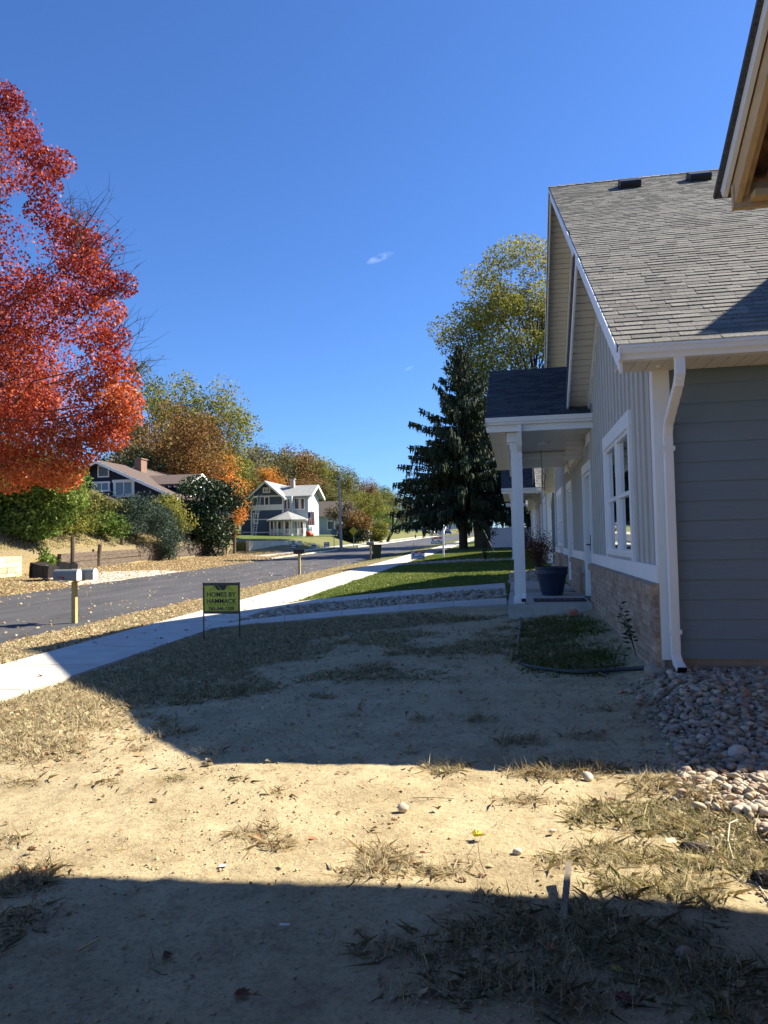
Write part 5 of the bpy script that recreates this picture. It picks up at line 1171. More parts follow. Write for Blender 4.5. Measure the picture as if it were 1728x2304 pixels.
def limbs(m, r, base, top, clumps, r0, nlimb, fork=.35, wig=.05):
    """tapered trunk and limbs that run out to the clumps"""
    base = Vector(base); top = Vector(top); L = (top-base).length; n = 7
    tr = [base+(top-base)*(i/n)+Vector((r.normal(), r.normal(), 0))*wig*L*(0 if i in (0,) else 1)*.35 for i in range(n+1)]
    m.tube(tr, [r0*(1.25 if i == 0 else 1-.85*i/n) for i in range(n+1)], 8)
    ks = r.permutation(len(clumps))[:nlimb]
    for k in ks:
        c = Vector(clumps[k][0]); f = np.clip((c.z-base.z)/L*.55+r.uniform(-.1, .08), fork*.6, .92); i = int(f*n); a = tr[i].lerp(tr[min(i+1, n)], f*n-i)
        d = c-a; mid1 = a+d*.35+Vector((r.normal(), r.normal(), abs(r.normal())+.6))*d.length*.06; mid2 = a+d*.7+Vector((r.normal(), r.normal(), r.normal()+.4))*d.length*.06
        rr = r0*(1-.85*f)*.42
        m.tube([a, mid1, mid2, c], [rr, rr*.62, rr*.36, .012], 5, cap=False)
        for q in range(3):
            b_ = mid2.lerp(c, r.random()); e = b_+Vector(unit(1, r)[0])*clumps[k][1]*r.uniform(.5, 1.1); m.tube([b_, e], [rr*.18, .006], 4, cap=False)
def ell_clumps(r, c, rad, n, cs, inner=.35, low=None, prof=None):
    out = []
    while len(out) < n:
        d = unit(1, r)[0]; q = (inner+(1-inner)*r.random()**.6)*(1+.12*r.normal()); q = min(q, 1.12)
        rz = rad[2] if d[2] > 0 else (low if low else rad[2])
        p = np.array([c[0]+d[0]*rad[0]*q, c[1]+d[1]*rad[1]*q, c[2]+d[2]*rz*q])
        out.append((p, cs*r.uniform(.65, 1.35)))
    return out
def make_tree(name, base, height, crad, cz, nclump, nleaf, lsize, colmat, bark, label, cat='tree', group=None, seed=1, csize=1.2, r0=None, low=None, inner=.35, nlimb=None, hue=None, trunk_top=None, extra=None, aspect=.62, squash=.8, spread=.5):
    r = np.random.default_rng(seed); b = Vector(base); t = empty(name, b, label, cat, group)
    cl = ell_clumps(r, (0, 0, cz), crad, nclump, csize, inner, low)
    if extra: cl += extra
    m = MB(); tt = trunk_top if trunk_top else cz+(height-cz)*.6
    limbs(m, r, (0, 0, -.3), (r.normal()*.2, r.normal()*.2, tt), cl, r0 or height*.018, nlimb or nclump//2)
    m.v = [(v[0]+b.x, v[1]+b.y, v[2]+b.z) for v in m.v]
    m.build('trunk', bark, t, smooth=True)
    P, k = crown_points(r, cl, nleaf, 1.0, squash); V, F = leaf_quads(P, np.full(len(P), lsize), r, aspect)
    ck = r.random(len(cl)); rn = ck[k]*spread+r.random(len(P))*(1-spread)
    if hue is not None: rn = np.clip(rn*.6+hue(P)*.4, 0, 1)
    np_mesh('crown', V, F, rn, colmat, parent=t)
    return t
LM = {}
LM['maple'] = ramp_mat('maple_red_leaves', [(.13, .012, .010), (.26, .028, .018), (.42, .060, .026), (.53, .125, .036), (.58, .20, .05), (.56, .32, .10)], rough=.5, transl=.24)
LM['green'] = ramp_mat('bright_green_leaves', [(.05, .095, .018), (.10, .17, .03), (.17, .25, .05), (.27, .32, .08)], rough=.55, transl=.3)
LM['olive'] = ramp_mat('olive_leaves', [(.06, .075, .022), (.12, .135, .04), (.20, .195, .055), (.31, .26, .08)], rough=.7, transl=.25)
LM['yellowgreen'] = ramp_mat('yellow_green_leaves', [(.06, .08, .015), (.13, .15, .03), (.26, .25, .05), (.44, .36, .07)], rough=.6, transl=.4)
LM['rust'] = ramp_mat('rust_leaves', [(.09, .045, .015), (.19, .095, .03), (.28, .15, .045), (.21, .19, .06)], rough=.7, transl=.25)
LM['orange'] = ramp_mat('orange_leaves', [(.40, .09, .015), (.58, .18, .03), (.66, .32, .05), (.5, .38, .08)], rough=.6, transl=.35)
LM['brown'] = ramp_mat('grey_brown_twigs', [(.09, .07, .05), (.16, .13, .09), (.21, .17, .11), (.20, .20, .09)], rough=.85, transl=.15)
LM['spruce'] = ramp_mat('spruce_needles', [(.012, .024, .011), (.022, .042, .018), (.040, .066, .028), (.08, .08, .04)], rough=.7, transl=.05)
LM['bluespruce'] = ramp_mat('blue_juniper_needles', [(.025, .045, .030), (.045, .075, .052), (.075, .115, .085), (.10, .12, .06)], rough=.7, transl=.1)
LM['darkgreen'] = ramp_mat('dark_evergreen_leaves', [(.010, .022, .010), (.018, .038, .016), (.035, .060, .026), (.06, .08, .03)], rough=.5, transl=.12)
LM['redshrub'] = ramp_mat('dark_red_shrub', [(.05, .012, .01), (.12, .03, .018), (.18, .06, .03)], rough=.7, transl=.2)
# the big red maple at the left
mb = Vector((-28.8, 33.5, gzs(-28.8, 33.5)))
def mhue(P): return np.clip(0.82-P[:, 2]/12.+(P[:, 0]-3)*.02, 0, 1)
r_ = np.random.default_rng(99); ext = []
def tgt(px, py, y): p = at_y(px, py, y)-mb; return np.array([p.x, p.y, p.z])
for (px, py, y) in [(20,235,33),(5,215,33),(60,330,33),(100,370,32),(125,365,32),(95,420,31),(50,300,34),(150,520,33),(205,590,33),(225,640,32),(240,700,32),(250,760,31),(260,820,31),(272,860,31),(280,905,31),(275,940,32),(255,935,31),(240,985,31),(190,1010,31),(150,1050,30),(110,1065,30),(60,1060,30),(190,545,34),(170,600,32),(225,880,31),(205,960,30),(270,900,30),(140,1075,31),(30,1080,30),(100,480,32),(170,680,31),(210,760,30),(225,820,30),(180,870,30),(265,640,33),(120,1000,30),(70,1000,30),(20,1010,30),(50,960,31),(100,950,30),(150,980,30),(0,1040,30),(20,940,31),(90,900,31),(160,1030,30),(190,930,30),(250,980,31)]:
    ext.append((tgt(px, py, y), .8))
mt = make_tree('red_maple', mb, 26, (6.8, 6.8, 12.8), 10.8, 150, 105000, .15, LM['maple'], MT['bark'], 'huge red and orange maple filling the left edge of the view', seed=4, csize=1.5, r0=.30, low=6.3, inner=.45, nlimb=90, hue=mhue, trunk_top=19, extra=ext, squash=.7, aspect=.75)
# bare twigs reaching right from the maple's crown
m = MB(); r = np.random.default_rng(12)
for (a, b) in [((150,600),(215,455)),((170,590),(250,520)),((190,640),(285,575)),((200,690),(262,640)),((210,700),(280,615)),((180,560),(195,470)),((230,880),(330,780)),((215,860),(310,850)),((240,800),(300,745)),((150,540),(160,470)),((235,930),(335,800)),((225,760),(270,720))]:
    A_ = at_y(*a, 32.5); B_ = at_y(*b, 33)
    for k in range(5):
        s = A_.lerp(B_, r.uniform(0, .5)); e = B_+Vector((r.normal()*.6, r.normal()*.6, r.normal()*.5)); md = s.lerp(e, .5)+Vector((0, 0, r.uniform(-.3, .1))); m.tube([s, md, e], [.035, .02, .006], 4, cap=False)
        for q in range(4):
            c = md.lerp(e, r.random()); m.tube([c, c+Vector((r.normal()*.5+.2, r.normal()*.4, abs(r.normal())*.5))], [.012, .004], 3, cap=False)
m.build('bare_branches', MT['bark'], mt)
# broad green shrub under it
def shrub(name, x, y, h, rad, n, ls, lm, label, cat='shrub', seed=1, ncl=40, cs=.7, group=None, hue=None, bark=None, inner=.3, aspect=.7, z=None):
    g = Vector((x, y, gzs(x, y) if z is None else z))
    return make_tree(name, g, h, (rad[0], rad[1], h*.52), h*.5, ncl, n, ls, lm, bark or MT['bark'], label, cat, group, seed=seed, csize=cs, r0=.09, inner=inner, nlimb=ncl//2, trunk_top=h*.6, hue=hue, low=h*.46, aspect=aspect)
shrub('leafy_shrub', -26.3, 36.3, 5.0, (2.7, 1.6), 17000, .19, LM['green'], 'large bright green shrub at the left behind the stone wall', seed=3, ncl=60, cs=.8)
shrub('leafy_shrub', -29.6, 37.0, 6.0, (3.0, 2.6), 15000, .20, LM['green'], 'tallest green shrub directly under the red maple', seed=33, ncl=60, cs=.9)
shrub('leafy_shrub', -27.0, 40.6, 3.1, (1.9, 1.7), 8000, .17, LM['yellowgreen'], 'yellow green shrub between the green shrub and the blue-grey juniper', seed=5, ncl=40, cs=.7)
shrub('leafy_shrub', -28.4, 45., 2.7, (2.0, 1.7), 8000, .17, LM['olive'], 'olive shrub in front of the navy bungalow porch', seed=6, ncl=40, cs=.7)
shrub('leafy_shrub', -25.0, 36.0, 1.1, (1.0, .5), 2500, .13, LM['green'], 'small low green bush by the first timber post', seed=7, ncl=16, cs=.35)
shrub('juniper', -25.9, 47.0, 3.0, (2.6, 2.0), 15000, .20, LM['bluespruce'], 'sprawling blue-grey juniper above the timber wall', seed=8, ncl=70, cs=.62, aspect=.22)
shrub('juniper', -24.7, 49.2, 2.5, (1.7, 1.2), 7000, .18, LM['bluespruce'], 'low blue-grey juniper hanging over the timber wall', seed=88, ncl=36, cs=.5, aspect=.22)
shrub('leafy_shrub', -25.9, 52.0, 3.5, (1.5, 1.4), 5000, .16, LM['yellowgreen'], 'thin yellowing shrub between the juniper and the dark evergreen', seed=9, ncl=34, cs=.6)
shrub('evergreen_tree', -25.0, 57.0, 6.6, (2.7, 2.3), 16000, .20, LM['darkgreen'], 'dense dark evergreen tree between the navy and blue houses', 'tree', seed=10, ncl=80, cs=.8)
shrub('leafy_shrub', -25.4, 60.8, 2.0, (1.3, 1.), 3000, .14, LM['rust'], 'dark reddish bush at the end of the timber wall', seed=11, ncl=20, cs=.4)
shrub('leafy_shrub', -26.3, 43.6, 1.7, (1.3, 1.0), 3000, .13, LM['green'], 'low green bush on the bank before the olive shrub', seed=91, ncl=22, cs=.4)
shrub('leafy_shrub', -27.2, 39.0, 1.6, (1.6, 1.2), 3000, .13, LM['yellowgreen'], 'low yellow-green undergrowth at the foot of the tall green shrubs', seed=92, ncl=22, cs=.4)
shrub('leafy_shrub', -26.6, 53.5, 1.9, (1.6, 1.0), 3000, .14, LM['olive'], 'low olive bush between junipers and dark evergreen', seed=93, ncl=22, cs=.4)
# trees behind the navy house
def topped(name, px, py, y, w, lm, label, seed, n=9000, ls=.3, ncl=70, cs=1.5, bark=None, group=None, frac=.55, inner=.35, low=None, nlimb=None):
    p = at_y(px, py, y); g = gzs(p.x, y); h = p.z-g; cz = h*(1-frac*.55); rz = h-cz-cs*.5
    return make_tree(name, (p.x, y, g), h, (w, w*.9, rz), cz, ncl, n, ls, lm, bark or MT['bark'], label, 'tree', group, seed=seed, csize=cs, low=low or cz*.75, inner=inner, nlimb=nlimb)
topped('poplar', 362, 822, 88, 5.4, LM['yellowgreen'], 'tall grey-green poplar, the left of the pair behind the navy bungalow', 21, 15000, .32, 90, 1.5, bark=MT['palebark'], frac=.8)
topped('poplar', 470, 862, 90, 5.6, LM['yellowgreen'], 'tall grey-green poplar, the right of the pair behind the navy bungalow', 22, 15000, .32, 90, 1.5, bark=MT['palebark'], frac=.8)
topped('round_tree', 392, 918, 76, 6.8, LM['rust'], 'rust brown round tree right behind the navy bungalow', 23, 17000, .28, 90, 1.5, frac=.75)
topped('round_tree', 300, 985, 72, 4.5, LM['darkgreen'], 'dark green pine left of the rust brown tree', 24, 8000, .28, 50, 1.3, frac=.8)
topped('round_tree', 478, 1012, 80, 3.6, LM['orange'], 'yellow and orange maple behind the dark evergreen', 25, 10000, .22, 60, 1.0, frac=.9)
topped('round_tree', 512, 1070, 84, 2.0, LM['orange'], 'small orange tree just left of the blue house', 26, 7000, .22, 50, .9, frac=.95)
# wooded rise along the street: each tree its own thing, six kinds
GT = 'trees on the rise along the street'
kinds = []
def proto(i, lm, n, ls, ncl, cs, crad, seed, bark, inner=.35):
    r = np.random.default_rng(seed); t = empty('hillside_tree', (0, 0, -500)); cl = ell_clumps(r, (0, 0, .62), (crad, crad, .34), ncl, cs, inner, .44)
    m = MB(); limbs(m, r, (0, 0, -.04), (.01, 0, .8), cl, .018, ncl//2); m.v = [(v[0], v[1], v[2]-500) for v in m.v]; m.build('trunk', bark, t)
    P, k = crown_points(r, cl, n, 1., .8); V, F = leaf_quads(P, np.full(n, ls), r, .7); ck = r.random(len(cl))
    np_mesh('crown', V, F, ck[k]*.55+r.random(n)*.45, lm, parent=t); return t
kinds = [proto(0, LM['olive'], 7000, .020, 60, .085, .30, 50, MT['bark']), proto(1, LM['brown'], 4800, .016, 60, .09, .30, 51, MT['palebark'], .25), proto(2, LM['rust'], 7000, .020, 60, .085, .28, 52, MT['bark']),
         proto(3, LM['yellowgreen'], 6000, .020, 50, .085, .27, 53, MT['palebark']), proto(4, LM['darkgreen'], 6000, .020, 55, .08, .26, 54, MT['bark']), proto(5, LM['orange'], 6500, .020, 50, .085, .28, 55, MT['bark'])]
KN = ['olive green', 'bare grey-brown', 'rust brown', 'yellow-green', 'dark green', 'orange']
used = set()
def hill(px, py, y, k, wide=1., label=None):
    p = at_y(px, py, y); g = gzs(p.x, y); h = p.z-g
    if k in used: o = copy_tree(kinds[k])
    else: o = kinds[k]; used.add(k)
    o.location = (p.x, y, g); o.rotation_euler = (0, 0, (px*7.3+y) % 6.28); o.scale = (h*wide, h*wide, h*1.03)
    tag(o, label, 'tree', GT); return o
HL = [(505,985,118,1,1.,'bare grey-brown tree on the skyline just right of the poplars'),(535,988,125,1,1.1,'bare grey-brown tree on the skyline left of the blue house chimney'),(575,985,135,1,1.1,'tallest bare grey-brown tree on the skyline above the blue house gable'),(560,1040,112,3,1.1,'yellow-green tree rising directly behind the blue house gable'),
      (610,1052,112,5,.8,'bright orange tree behind the blue house chimney'),(612,1008,140,0,1.1,'olive tree on the skyline above the blue house chimney'),(650,1006,145,2,1.2,'rust brown tree on the skyline right of the blue house chimney'),(675,1008,150,0,1.1,'olive tree on the skyline over the blue house wing'),(700,1024,155,3,1.1,'pale yellow-green tree on the skyline right of the rust one'),
      (700,1065,128,2,1.1,'rust brown tree right behind the blue house wing'),(735,1030,165,0,1.1,'olive tree on the skyline left of the utility pole top'),(735,1085,128,0,1.2,'low olive tree over the brown roof'),(765,1052,170,0,1.1,'olive tree on the skyline behind the utility pole top'),(790,1066,180,1,1.1,'grey-brown tree on the skyline right of the utility pole'),
      (770,1110,135,1,1.3,'bare grey-brown tree behind the utility pole'),(822,1075,185,2,1.,'rust tinted tree on the skyline between pole and spruce'),(850,1090,190,0,1.1,'olive tree on the skyline halfway to the spruce'),(878,1105,200,3,1.1,'yellow-green tree on the skyline touching the spruce'),(905,1120,220,0,1.2,'olive tree just behind the left spruce branches'),
      (640,1080,120,4,1.,'dark green tree hidden behind the blue house roof'),(800,1110,150,3,1.2,'yellow-green tree over the white garage'),(835,1115,160,0,1.1,'olive tree right of the white garage'),(865,1140,165,1,1.1,'bare grey-brown tree left of the spruce tips'),
      (940,1130,240,2,1.3,'rust tree seen through the spruce branches'),(985,1140,260,3,1.3,'yellow tree at the far end of the street'),(1040,1140,280,5,1.3,'orange tree at the far end behind the spruce trunk'),(1085,1150,260,0,1.3,'olive tree behind the garden shed'),(1010,1120,310,0,1.6,'big olive tree closing the street'),(820,1150,140,4,1.1,'dark green round tree on the corner lawn'),
      (640,1000,175,1,1.2,'bare tree on the highest part of the rise'),(540,1000,160,0,1.2,'olive tree on the rise behind the bare ones'),(590,1015,170,4,1.2,'dark green tree on the rise behind the bare ones'),(475,1000,120,0,1.2,'olive tree behind the right poplar'),(430,980,125,2,1.2,'rust tree behind the poplars'),(340,1000,120,0,1.2,'olive tree low behind the left poplar'),(745,1140,118,2,.8,'low rust coloured tree beside the brown roofed house'),(690,1150,110,0,.6,'small olive tree beside the verandah')]
for h in HL: hill(*h)
BR = []
r = random.Random(77)   # a second row further back fills the rise
for k, px in enumerate(range(250, 1100, 34)):
    y = 190+r.uniform(-15, 40)+max(0, px-700)*.25; py = np.interp(px, [250, 560, 690, 800, 900, 1100], [1000, 1010, 1035, 1085, 1120, 1150])+r.uniform(8, 25)
    kk = r.choice([0, 1, 2, 3, 0]); o = hill(px, float(py), y, kk, 1.3)
    sec = 0 if px < 330 else 1 if px < 500 else 2 if px < 700 else 3 if px < 880 else 4
    BR.append((o, KN[kk], sec))
secn = ['over the navy bungalow', 'behind the poplars', 'behind the blue house', 'behind the utility pole', 'behind the spruce']; ordn = ['leftmost', 'second from the left', 'third from the left', 'fourth from the left', 'fifth from the left', 'sixth from the left', 'seventh from the left', 'eighth from the left']
for sec in range(5):
    for q, (o, kn, _) in enumerate([b for b in BR if b[2] == sec]): o['label'] = '%s tree, %s in the farthest row %s' % (kn, ordn[q], secn[sec])
small = [(-23.3, 98, 5.0, (2.3, 2.), LM['brown'], 'brownish round tree right of the verandah'), (-21.0, 97, 4.0, (1.6, 1.5), LM['rust'], 'smaller reddish brown tree behind the utility pole'), (-21.6, 96, 1.6, (1.8, 1.), LM['darkgreen'], 'clipped dark green hedge behind the road signs'), (-23.4, 118, 7.5, (3.4, 3.), LM['yellowgreen'], 'broad low yellow-green tree on the corner lawn'),
         (-20.6, 108, 2.6, (1.6, 1.3), LM['yellowgreen'], 'small yellow-green bush by the far sidewalk'), (-24, 132, 5.4, (3., 2.5), LM['green'], 'green bush tree further along the far lawn')]
for k, (x, y, h, rad, lm, lab) in enumerate(small): shrub('leafy_shrub', x, y, h, rad, 5000, .22, lm, lab, seed=60+k, ncl=30, cs=.7)
# leaning bare trunk by the street
g = Vector((at_y(903*.9+95, 1205, 110).x, 110, 0)); g = Vector((at_y(872, 1213, 110).x, 110, 0)); g.z = gzs(g.x, 110); m = MB(); m.tube([g, g+Vector((.9, 0, 2.2)), g+Vector((1.1, 0, 5))], [.25, .18, .08], 7); m.tube([g+Vector((.9, 0, 2.2)), g+Vector((2.6, 0, 4.4))], [.12, .04], 6)
tag(m.build('bare_tree', MT['bark'], loc=g), 'small leaning bare tree trunk beside the far kerb', 'tree')
# ---------------------------------------------------------------- the big drooping spruce
def spruce(base, H_, R_, seed, label):
    r = np.random.default_rng(seed); b = Vector(base); t = empty('spruce', b, label, 'tree'); m = MB()
    m.tube([b-Vector((0,0,.3)), b+Vector((0,0,H_*.5)), b+Vector((.05,0,H_))], [.36, .22, .03], 10); Ps = []; Us = []; S = []
    z = 2.9; 
    while z < H_-.2:
        f = (z-2.9)/(H_-2.9); Lr = R_*(1-f)**.95*(.92 if f > .12 else .85+.5*f)+.12; nb = int(11-4*f)
        for k in range(nb):
            a = r.uniform(0, 2*math.pi); L_ = Lr*r.uniform(.5, 1.1); zz = z+r.uniform(-.25, .25); n = max(4, int(L_/.35)); pts = []
            rise = r.uniform(.0, .16)+.5*f; droop = .42*(1-f)
            for i in range(n+1):
                s = i/n; pts.append(b+Vector((math.cos(a)*L_*s, math.sin(a)*L_*s, zz+L_*(rise*s-droop*s*s+.45*max(0, s-.65)))))
            m.tube(pts, [.055*(1-.85*i/n)*(1-.5*f)+.006 for i in range(n+1)], 4, cap=False)
            nn = int(L_*27)
            for q in range(nn):
                s = r.random()**.75; i = min(int(s*n), n-1); p = pts[i].lerp(pts[i+1], s*n-i); side = Vector((-math.sin(a), math.cos(a), 0))*r.normal()*.22*(1.15-s)*min(L_, 3)*.6
                hang = r.uniform(.15, .85)*(1.15-.6*f); p = p+side
                Ps.append((p.x, p.y, p.z-hang*.45)); Us.append((math.cos(a)*.25+r.normal()*.12, math.sin(a)*.25+r.normal()*.12, -1) if r.random() < .72 else (math.cos(a), math.sin(a), .3+r.normal()*.3)); S.append(hang)
        z += .30+.12*f
    m.build('trunk', MT['bark'], t)
    P = np.array(Ps)-np.array(b); U = np.array(Us); U /= np.linalg.norm(U, axis=1, keepdims=True); S = np.array(S)[:, None]; w = unit(len(P), r); Vv = np.cross(U, w); Vv /= np.linalg.norm(Vv, axis=1, keepdims=True)
    wd = .038+.03*r.random((len(P), 1)); V = np.stack([P-U*S*.5-Vv*wd*.7, P-U*S*.5+Vv*wd*.7, P+U*S*.15+Vv*wd, P+U*S*.5, P+U*S*.15-Vv*wd], 1).reshape(-1, 3)
    F = np.arange(5*len(P)).reshape(-1, 5); np_mesh('crown', V, F, r.random(len(P)), LM['spruce'], parent=t); print('spruce faces', len(P)); return t
sb = ground_pt(1043, 1236); sy = 57.; sp = at_y(1043, 1234, sy)
spruce((sp.x, sy, gzs(sp.x, sy)), at_y(1020, 772, sy).z-gzs(sp.x, sy), 7.2, 5, 'tall dark drooping spruce beside the sidewalk')
# mulch under it and the tall yellowing tree behind the houses
ext = []; tb_ = Vector((2.6, 82, gzs(2.6, 82)))
for (px, py) in [(1000,730),(1020,760),(1040,745),(1060,790),(1075,690),(1100,640),(1085,720),(1110,600),(1125,570),(1050,700),(1150,555),(1180,550),(1215,560),(1200,600),(1090,820),(1050,830),(1110,860),(1140,650),(1120,760),(1160,700),(1190,760),(1150,860),(1095,930),(1080,980),(1070,880),(1100,1000)]:
    p = at_y(px, py+12, 80+(px % 7)-3)-tb_; ext.append((np.array([p.x, p.y, p.z]), 1.7))
make_tree('yellowing_tree', tb_, 32, (8.5, 7.5, 12.5), 19, 100, 68000, .28, LM['yellowgreen'], MT['bark'], 'tall airy yellowing tree rising behind the duplexes and spruce', seed=31, csize=1.75, r0=.45, low=13, inner=.4, nlimb=90, extra=ext, trunk_top=24, hue=lambda P: np.clip((P[:, 2]-12)/16, 0, 1))
# small dark sapling and red ornamental by the houses
g = ground_pt(1092, 1262); m = MB(); r = random.Random(9)
t = empty('sapling', g, 'thin dark sapling with bare stems on the lawn before the white fence', 'tree')
for k in range(9): m.tube([g, g+Vector((r.uniform(-.15,.25), r.uniform(-.1,.1), .6)), g+Vector((r.uniform(-.35,.5), r.uniform(-.2,.2), r.uniform(1.0, 1.5)))], [.018, .012, .004], 4)
m.build('stems', MT['blackmetal'], t); rr = np.random.default_rng(4); P = rr.normal(size=(260, 3))*[.22, .2, .2]+[.1, 0, 1.25]; V, F = leaf_quads(P, np.full(260, .09), rr); np_mesh('crown', V, F, rr.random(260), LM['darkgreen'], parent=t)
def redshrub(x, y, h, label, seed):
    g = Vector((x, y, gzs(x, y))); t = empty('ornamental_shrub', g, label, 'shrub'); r = np.random.default_rng(seed); m = MB()
    for k in range(26):
        a = r.uniform(0, 6.28); q = r.uniform(.1, .42); m.tube([g, g+Vector((math.cos(a)*q*.4, math.sin(a)*q*.4, h*.5)), g+Vector((math.cos(a)*q, math.sin(a)*q, h*r.uniform(.6, 1.))) ], [.012, .008, .003], 4, cap=False)
    m.build('stems', MT['bark'], t); P = r.normal(size=(1500, 3))*[.22, .22, h*.2]+[0, 0, h*.62]; V, F = leaf_quads(P, np.full(1500, .07), r, .35); np_mesh('crown', V, F, r.random(1500), LM['redshrub'], parent=t)
redshrub(.62, 21.2, 1.25, 'dark red ornamental shrub beyond the nearest porch', 3)
redshrub(.45, 41.5, 1.3, 'dark red ornamental shrub beyond the second porch', 5)
# ================================================================ grass, fallen leaves, stones
def blades(name, X, Y, h, w, rnd, m, lean=.55, seed=0, zoff=0., **k):
    r = np.random.default_rng(seed); n = len(X); Z = gz(X, Y)+zoff
    nm = (X > -9.7) & (X < 4) & (Y < 26) & (Y > 0)
    Z = Z+np.where(nm, (fbm(X, Y, .8, 31)-.5)*.07+(fbm(X, Y, 6, 32, 3)-.5)*.022+(fbm(X, Y, 17, 33, 2)-.5)*.012, 0)
    a = r.uniform(0, 2*np.pi, n); d = np.stack([np.cos(a), np.sin(a), np.zeros(n)], 1); b = a+np.pi/2+r.normal(size=n)*.5; s = np.stack([np.cos(b), np.sin(b), np.zeros(n)], 1)
    h = h[:, None]; w = w[:, None]; le = (lean*np.abs(r.normal(size=n))+.1)[:, None]; up = np.array([0, 0, 1.])
    B = np.stack([X, Y, Z-.004], 1); nrm = np.sqrt(1+le**2); M1 = B+(up*.75+d*le*.45)*h*.5/nrm; T = B+(up*(.95-.25*le)+d*le*1.25)*h/nrm
    T[:, 2] = np.maximum(T[:, 2], Z+.004)
    V = np.stack([B-s*w*.5, B+s*w*.5, M1+s*w*.4, T, M1-s*w*.4], 1).reshape(-1, 3); F = np.arange(5*n).reshape(n, 5)
    return np_mesh(name, V, F, rnd, m, kind='stuff', **k)
def litter(name, X, Y, size, rnd, m, seed=0, zoff=0., flat=.35, **k):
    r = np.random.default_rng(seed); n = len(X); Z = gz(X, Y)
    nm = (X > -9.7) & (X < 4) & (Y < 26) & (Y > 0); onw_ = (X > -6.97) & (X < -5.43)
    Z = Z+np.where(nm & ~onw_, (fbm(X, Y, .8, 31)-.5)*.07+(fbm(X, Y, 6, 32, 3)-.5)*.022+(fbm(X, Y, 17, 33, 2)-.5)*.012, 0)+zoff
    a = r.uniform(0, 2*np.pi, n); u = np.stack([np.cos(a), np.sin(a), r.normal(size=n)*flat], 1); v = np.stack([-np.sin(a), np.cos(a), r.normal(size=n)*flat], 1)
    P = np.stack([X, Y, Z+size*.12+.003], 1); s = size[:, None]; cup = np.array([0, 0, 1.])*s*(.12+.2*r.random((n, 1)))
    # six-sided curled leaf: two folded halves
    A = P-u*s*.5; B = P-u*s*.12+v*s*.42+cup; C = P+u*s*.5+cup*.3; D = P-u*s*.12-v*s*.42+cup; E1 = P+u*s*.22+v*s*.25+cup*.7; E2 = P+u*s*.22-v*s*.25+cup*.7
    V = np.stack([A, B, E1, C, E2, D], 1).reshape(-1, 3); q = np.arange(n)[:, None]*6
    F = np.concatenate([q+np.array([[0, 1, 2, 3]]), q+np.array([[0, 3, 4, 5]])], 0); return np_mesh(name, V, F, np.concatenate([rnd, rnd]), m, kind='stuff', **k)
def scatter(n, x0, x1, y0, y1, seed): r = np.random.default_rng(seed); return r.uniform(x0, x1, n), r.uniform(y0, y1, n), r
def not_hard(X, Y):
    ok = ~((X > -6.97) & (X < -5.43))
    for p in PP: ok &= ~inpoly(X, Y, p)
    ok &= ~inpoly(X, Y, GRAVP)
    ok &= ~((X > -.2) & (Y > 12.5) & (Y < 15.4)) & ~((X > -.2) & (Y > 16.2) & (Y < 19.5))
    ok &= ~((X > 1.15) & (Y > 7)); return ok
# nearest ground: tufts in clumps
def clumped(n, area, seed, cl=14, sig=.035, p=1.0):
    X, Y, r = scatter(n//cl, *area, seed); c, d = cover(X, Y); keep = (r.random(len(X)) < c*p) & not_hard(X, Y); X, Y, d = X[keep], Y[keep], d[keep]
    k = r.integers(int(cl*.5), int(cl*1.6), len(X)); X2 = np.repeat(X, k); Y2 = np.repeat(Y, k); D2 = np.repeat(d, k); T = np.repeat(r.random(len(X)), k)
    X2 = X2+r.normal(size=len(X2))*sig; Y2 = Y2+r.normal(size=len(X2))*sig; ok = not_hard(X2, Y2); return X2[ok], Y2[ok], D2[ok], T[ok], r
X, Y, d, T, r = clumped(300000, (-3.6, 2.4, 1.9, 4.9), 1, 18, .035)
n = len(X); blades('dry_grass', X, Y, .035+.075*r.random(n)*(.6+.8*T), .0013+.0014*r.random(n), np.clip(.12+d*.8+r.normal(size=n)*.2+(T-.5)*.3, 0, 1), MT['drygrass'], lean=1.9, seed=2); print('grass near', n)
X, Y, d, T, r = clumped(380000, (-5.4, 1.3, 4.9, 13.4), 3, 14, .05)
n = len(X); blades('dry_grass', X, Y, .03+.06*r.random(n)*(.6+.8*T), .0022+.0024*r.random(n), np.clip(.1+d*.8+r.normal(size=n)*.2+(T-.5)*.25, 0, 1), MT['drygrass'], lean=1.1, seed=4); print('grass mid', n)
X, Y, r = scatter(120000, -9.7, -6.96, 8.5, 42, 5); c, d = cover(X, Y); k = r.random(len(X)) < c*np.clip(1.15-Y/60, .3, 1); X, Y, d = X[k], Y[k], d[k]
n = len(X); blades('verge_grass', X, Y, .04+.05*r.random(n), .007+.006*r.random(n), np.clip(.25+.6*r.random(n)**1.2, 0, 1), MT['drygrass'], lean=.8, seed=6)
X, Y, r = scatter(190000, -5.45, 1.15, 15.5, 46, 7); k = not_hard(X, Y); X, Y = X[k], Y[k]; c, d = cover(X, Y); k = r.random(len(X)) < c; X, Y = X[k], Y[k]
n = len(X); blades('lawn', X, Y, .035+.04*r.random(n), .010+.008*r.random(n), np.clip(fbm(X, Y, .7, 44)*.6-.12+.5*r.random(n), 0, 1), MT['greengrass'], lean=.5, seed=8)
X, Y, r = scatter(60000, -34, -25.4, 33, 62, 45); n = len(X); k = fbm(X, Y, .5, 46) > .40; X, Y = X[k], Y[k]; n = len(X)
blades('bank_grass', X, Y, .08+.12*r.random(n), .016+.012*r.random(n), np.clip(.1+.6*r.random(n), 0, 1), MT['drygrass'], lean=.7, seed=47)
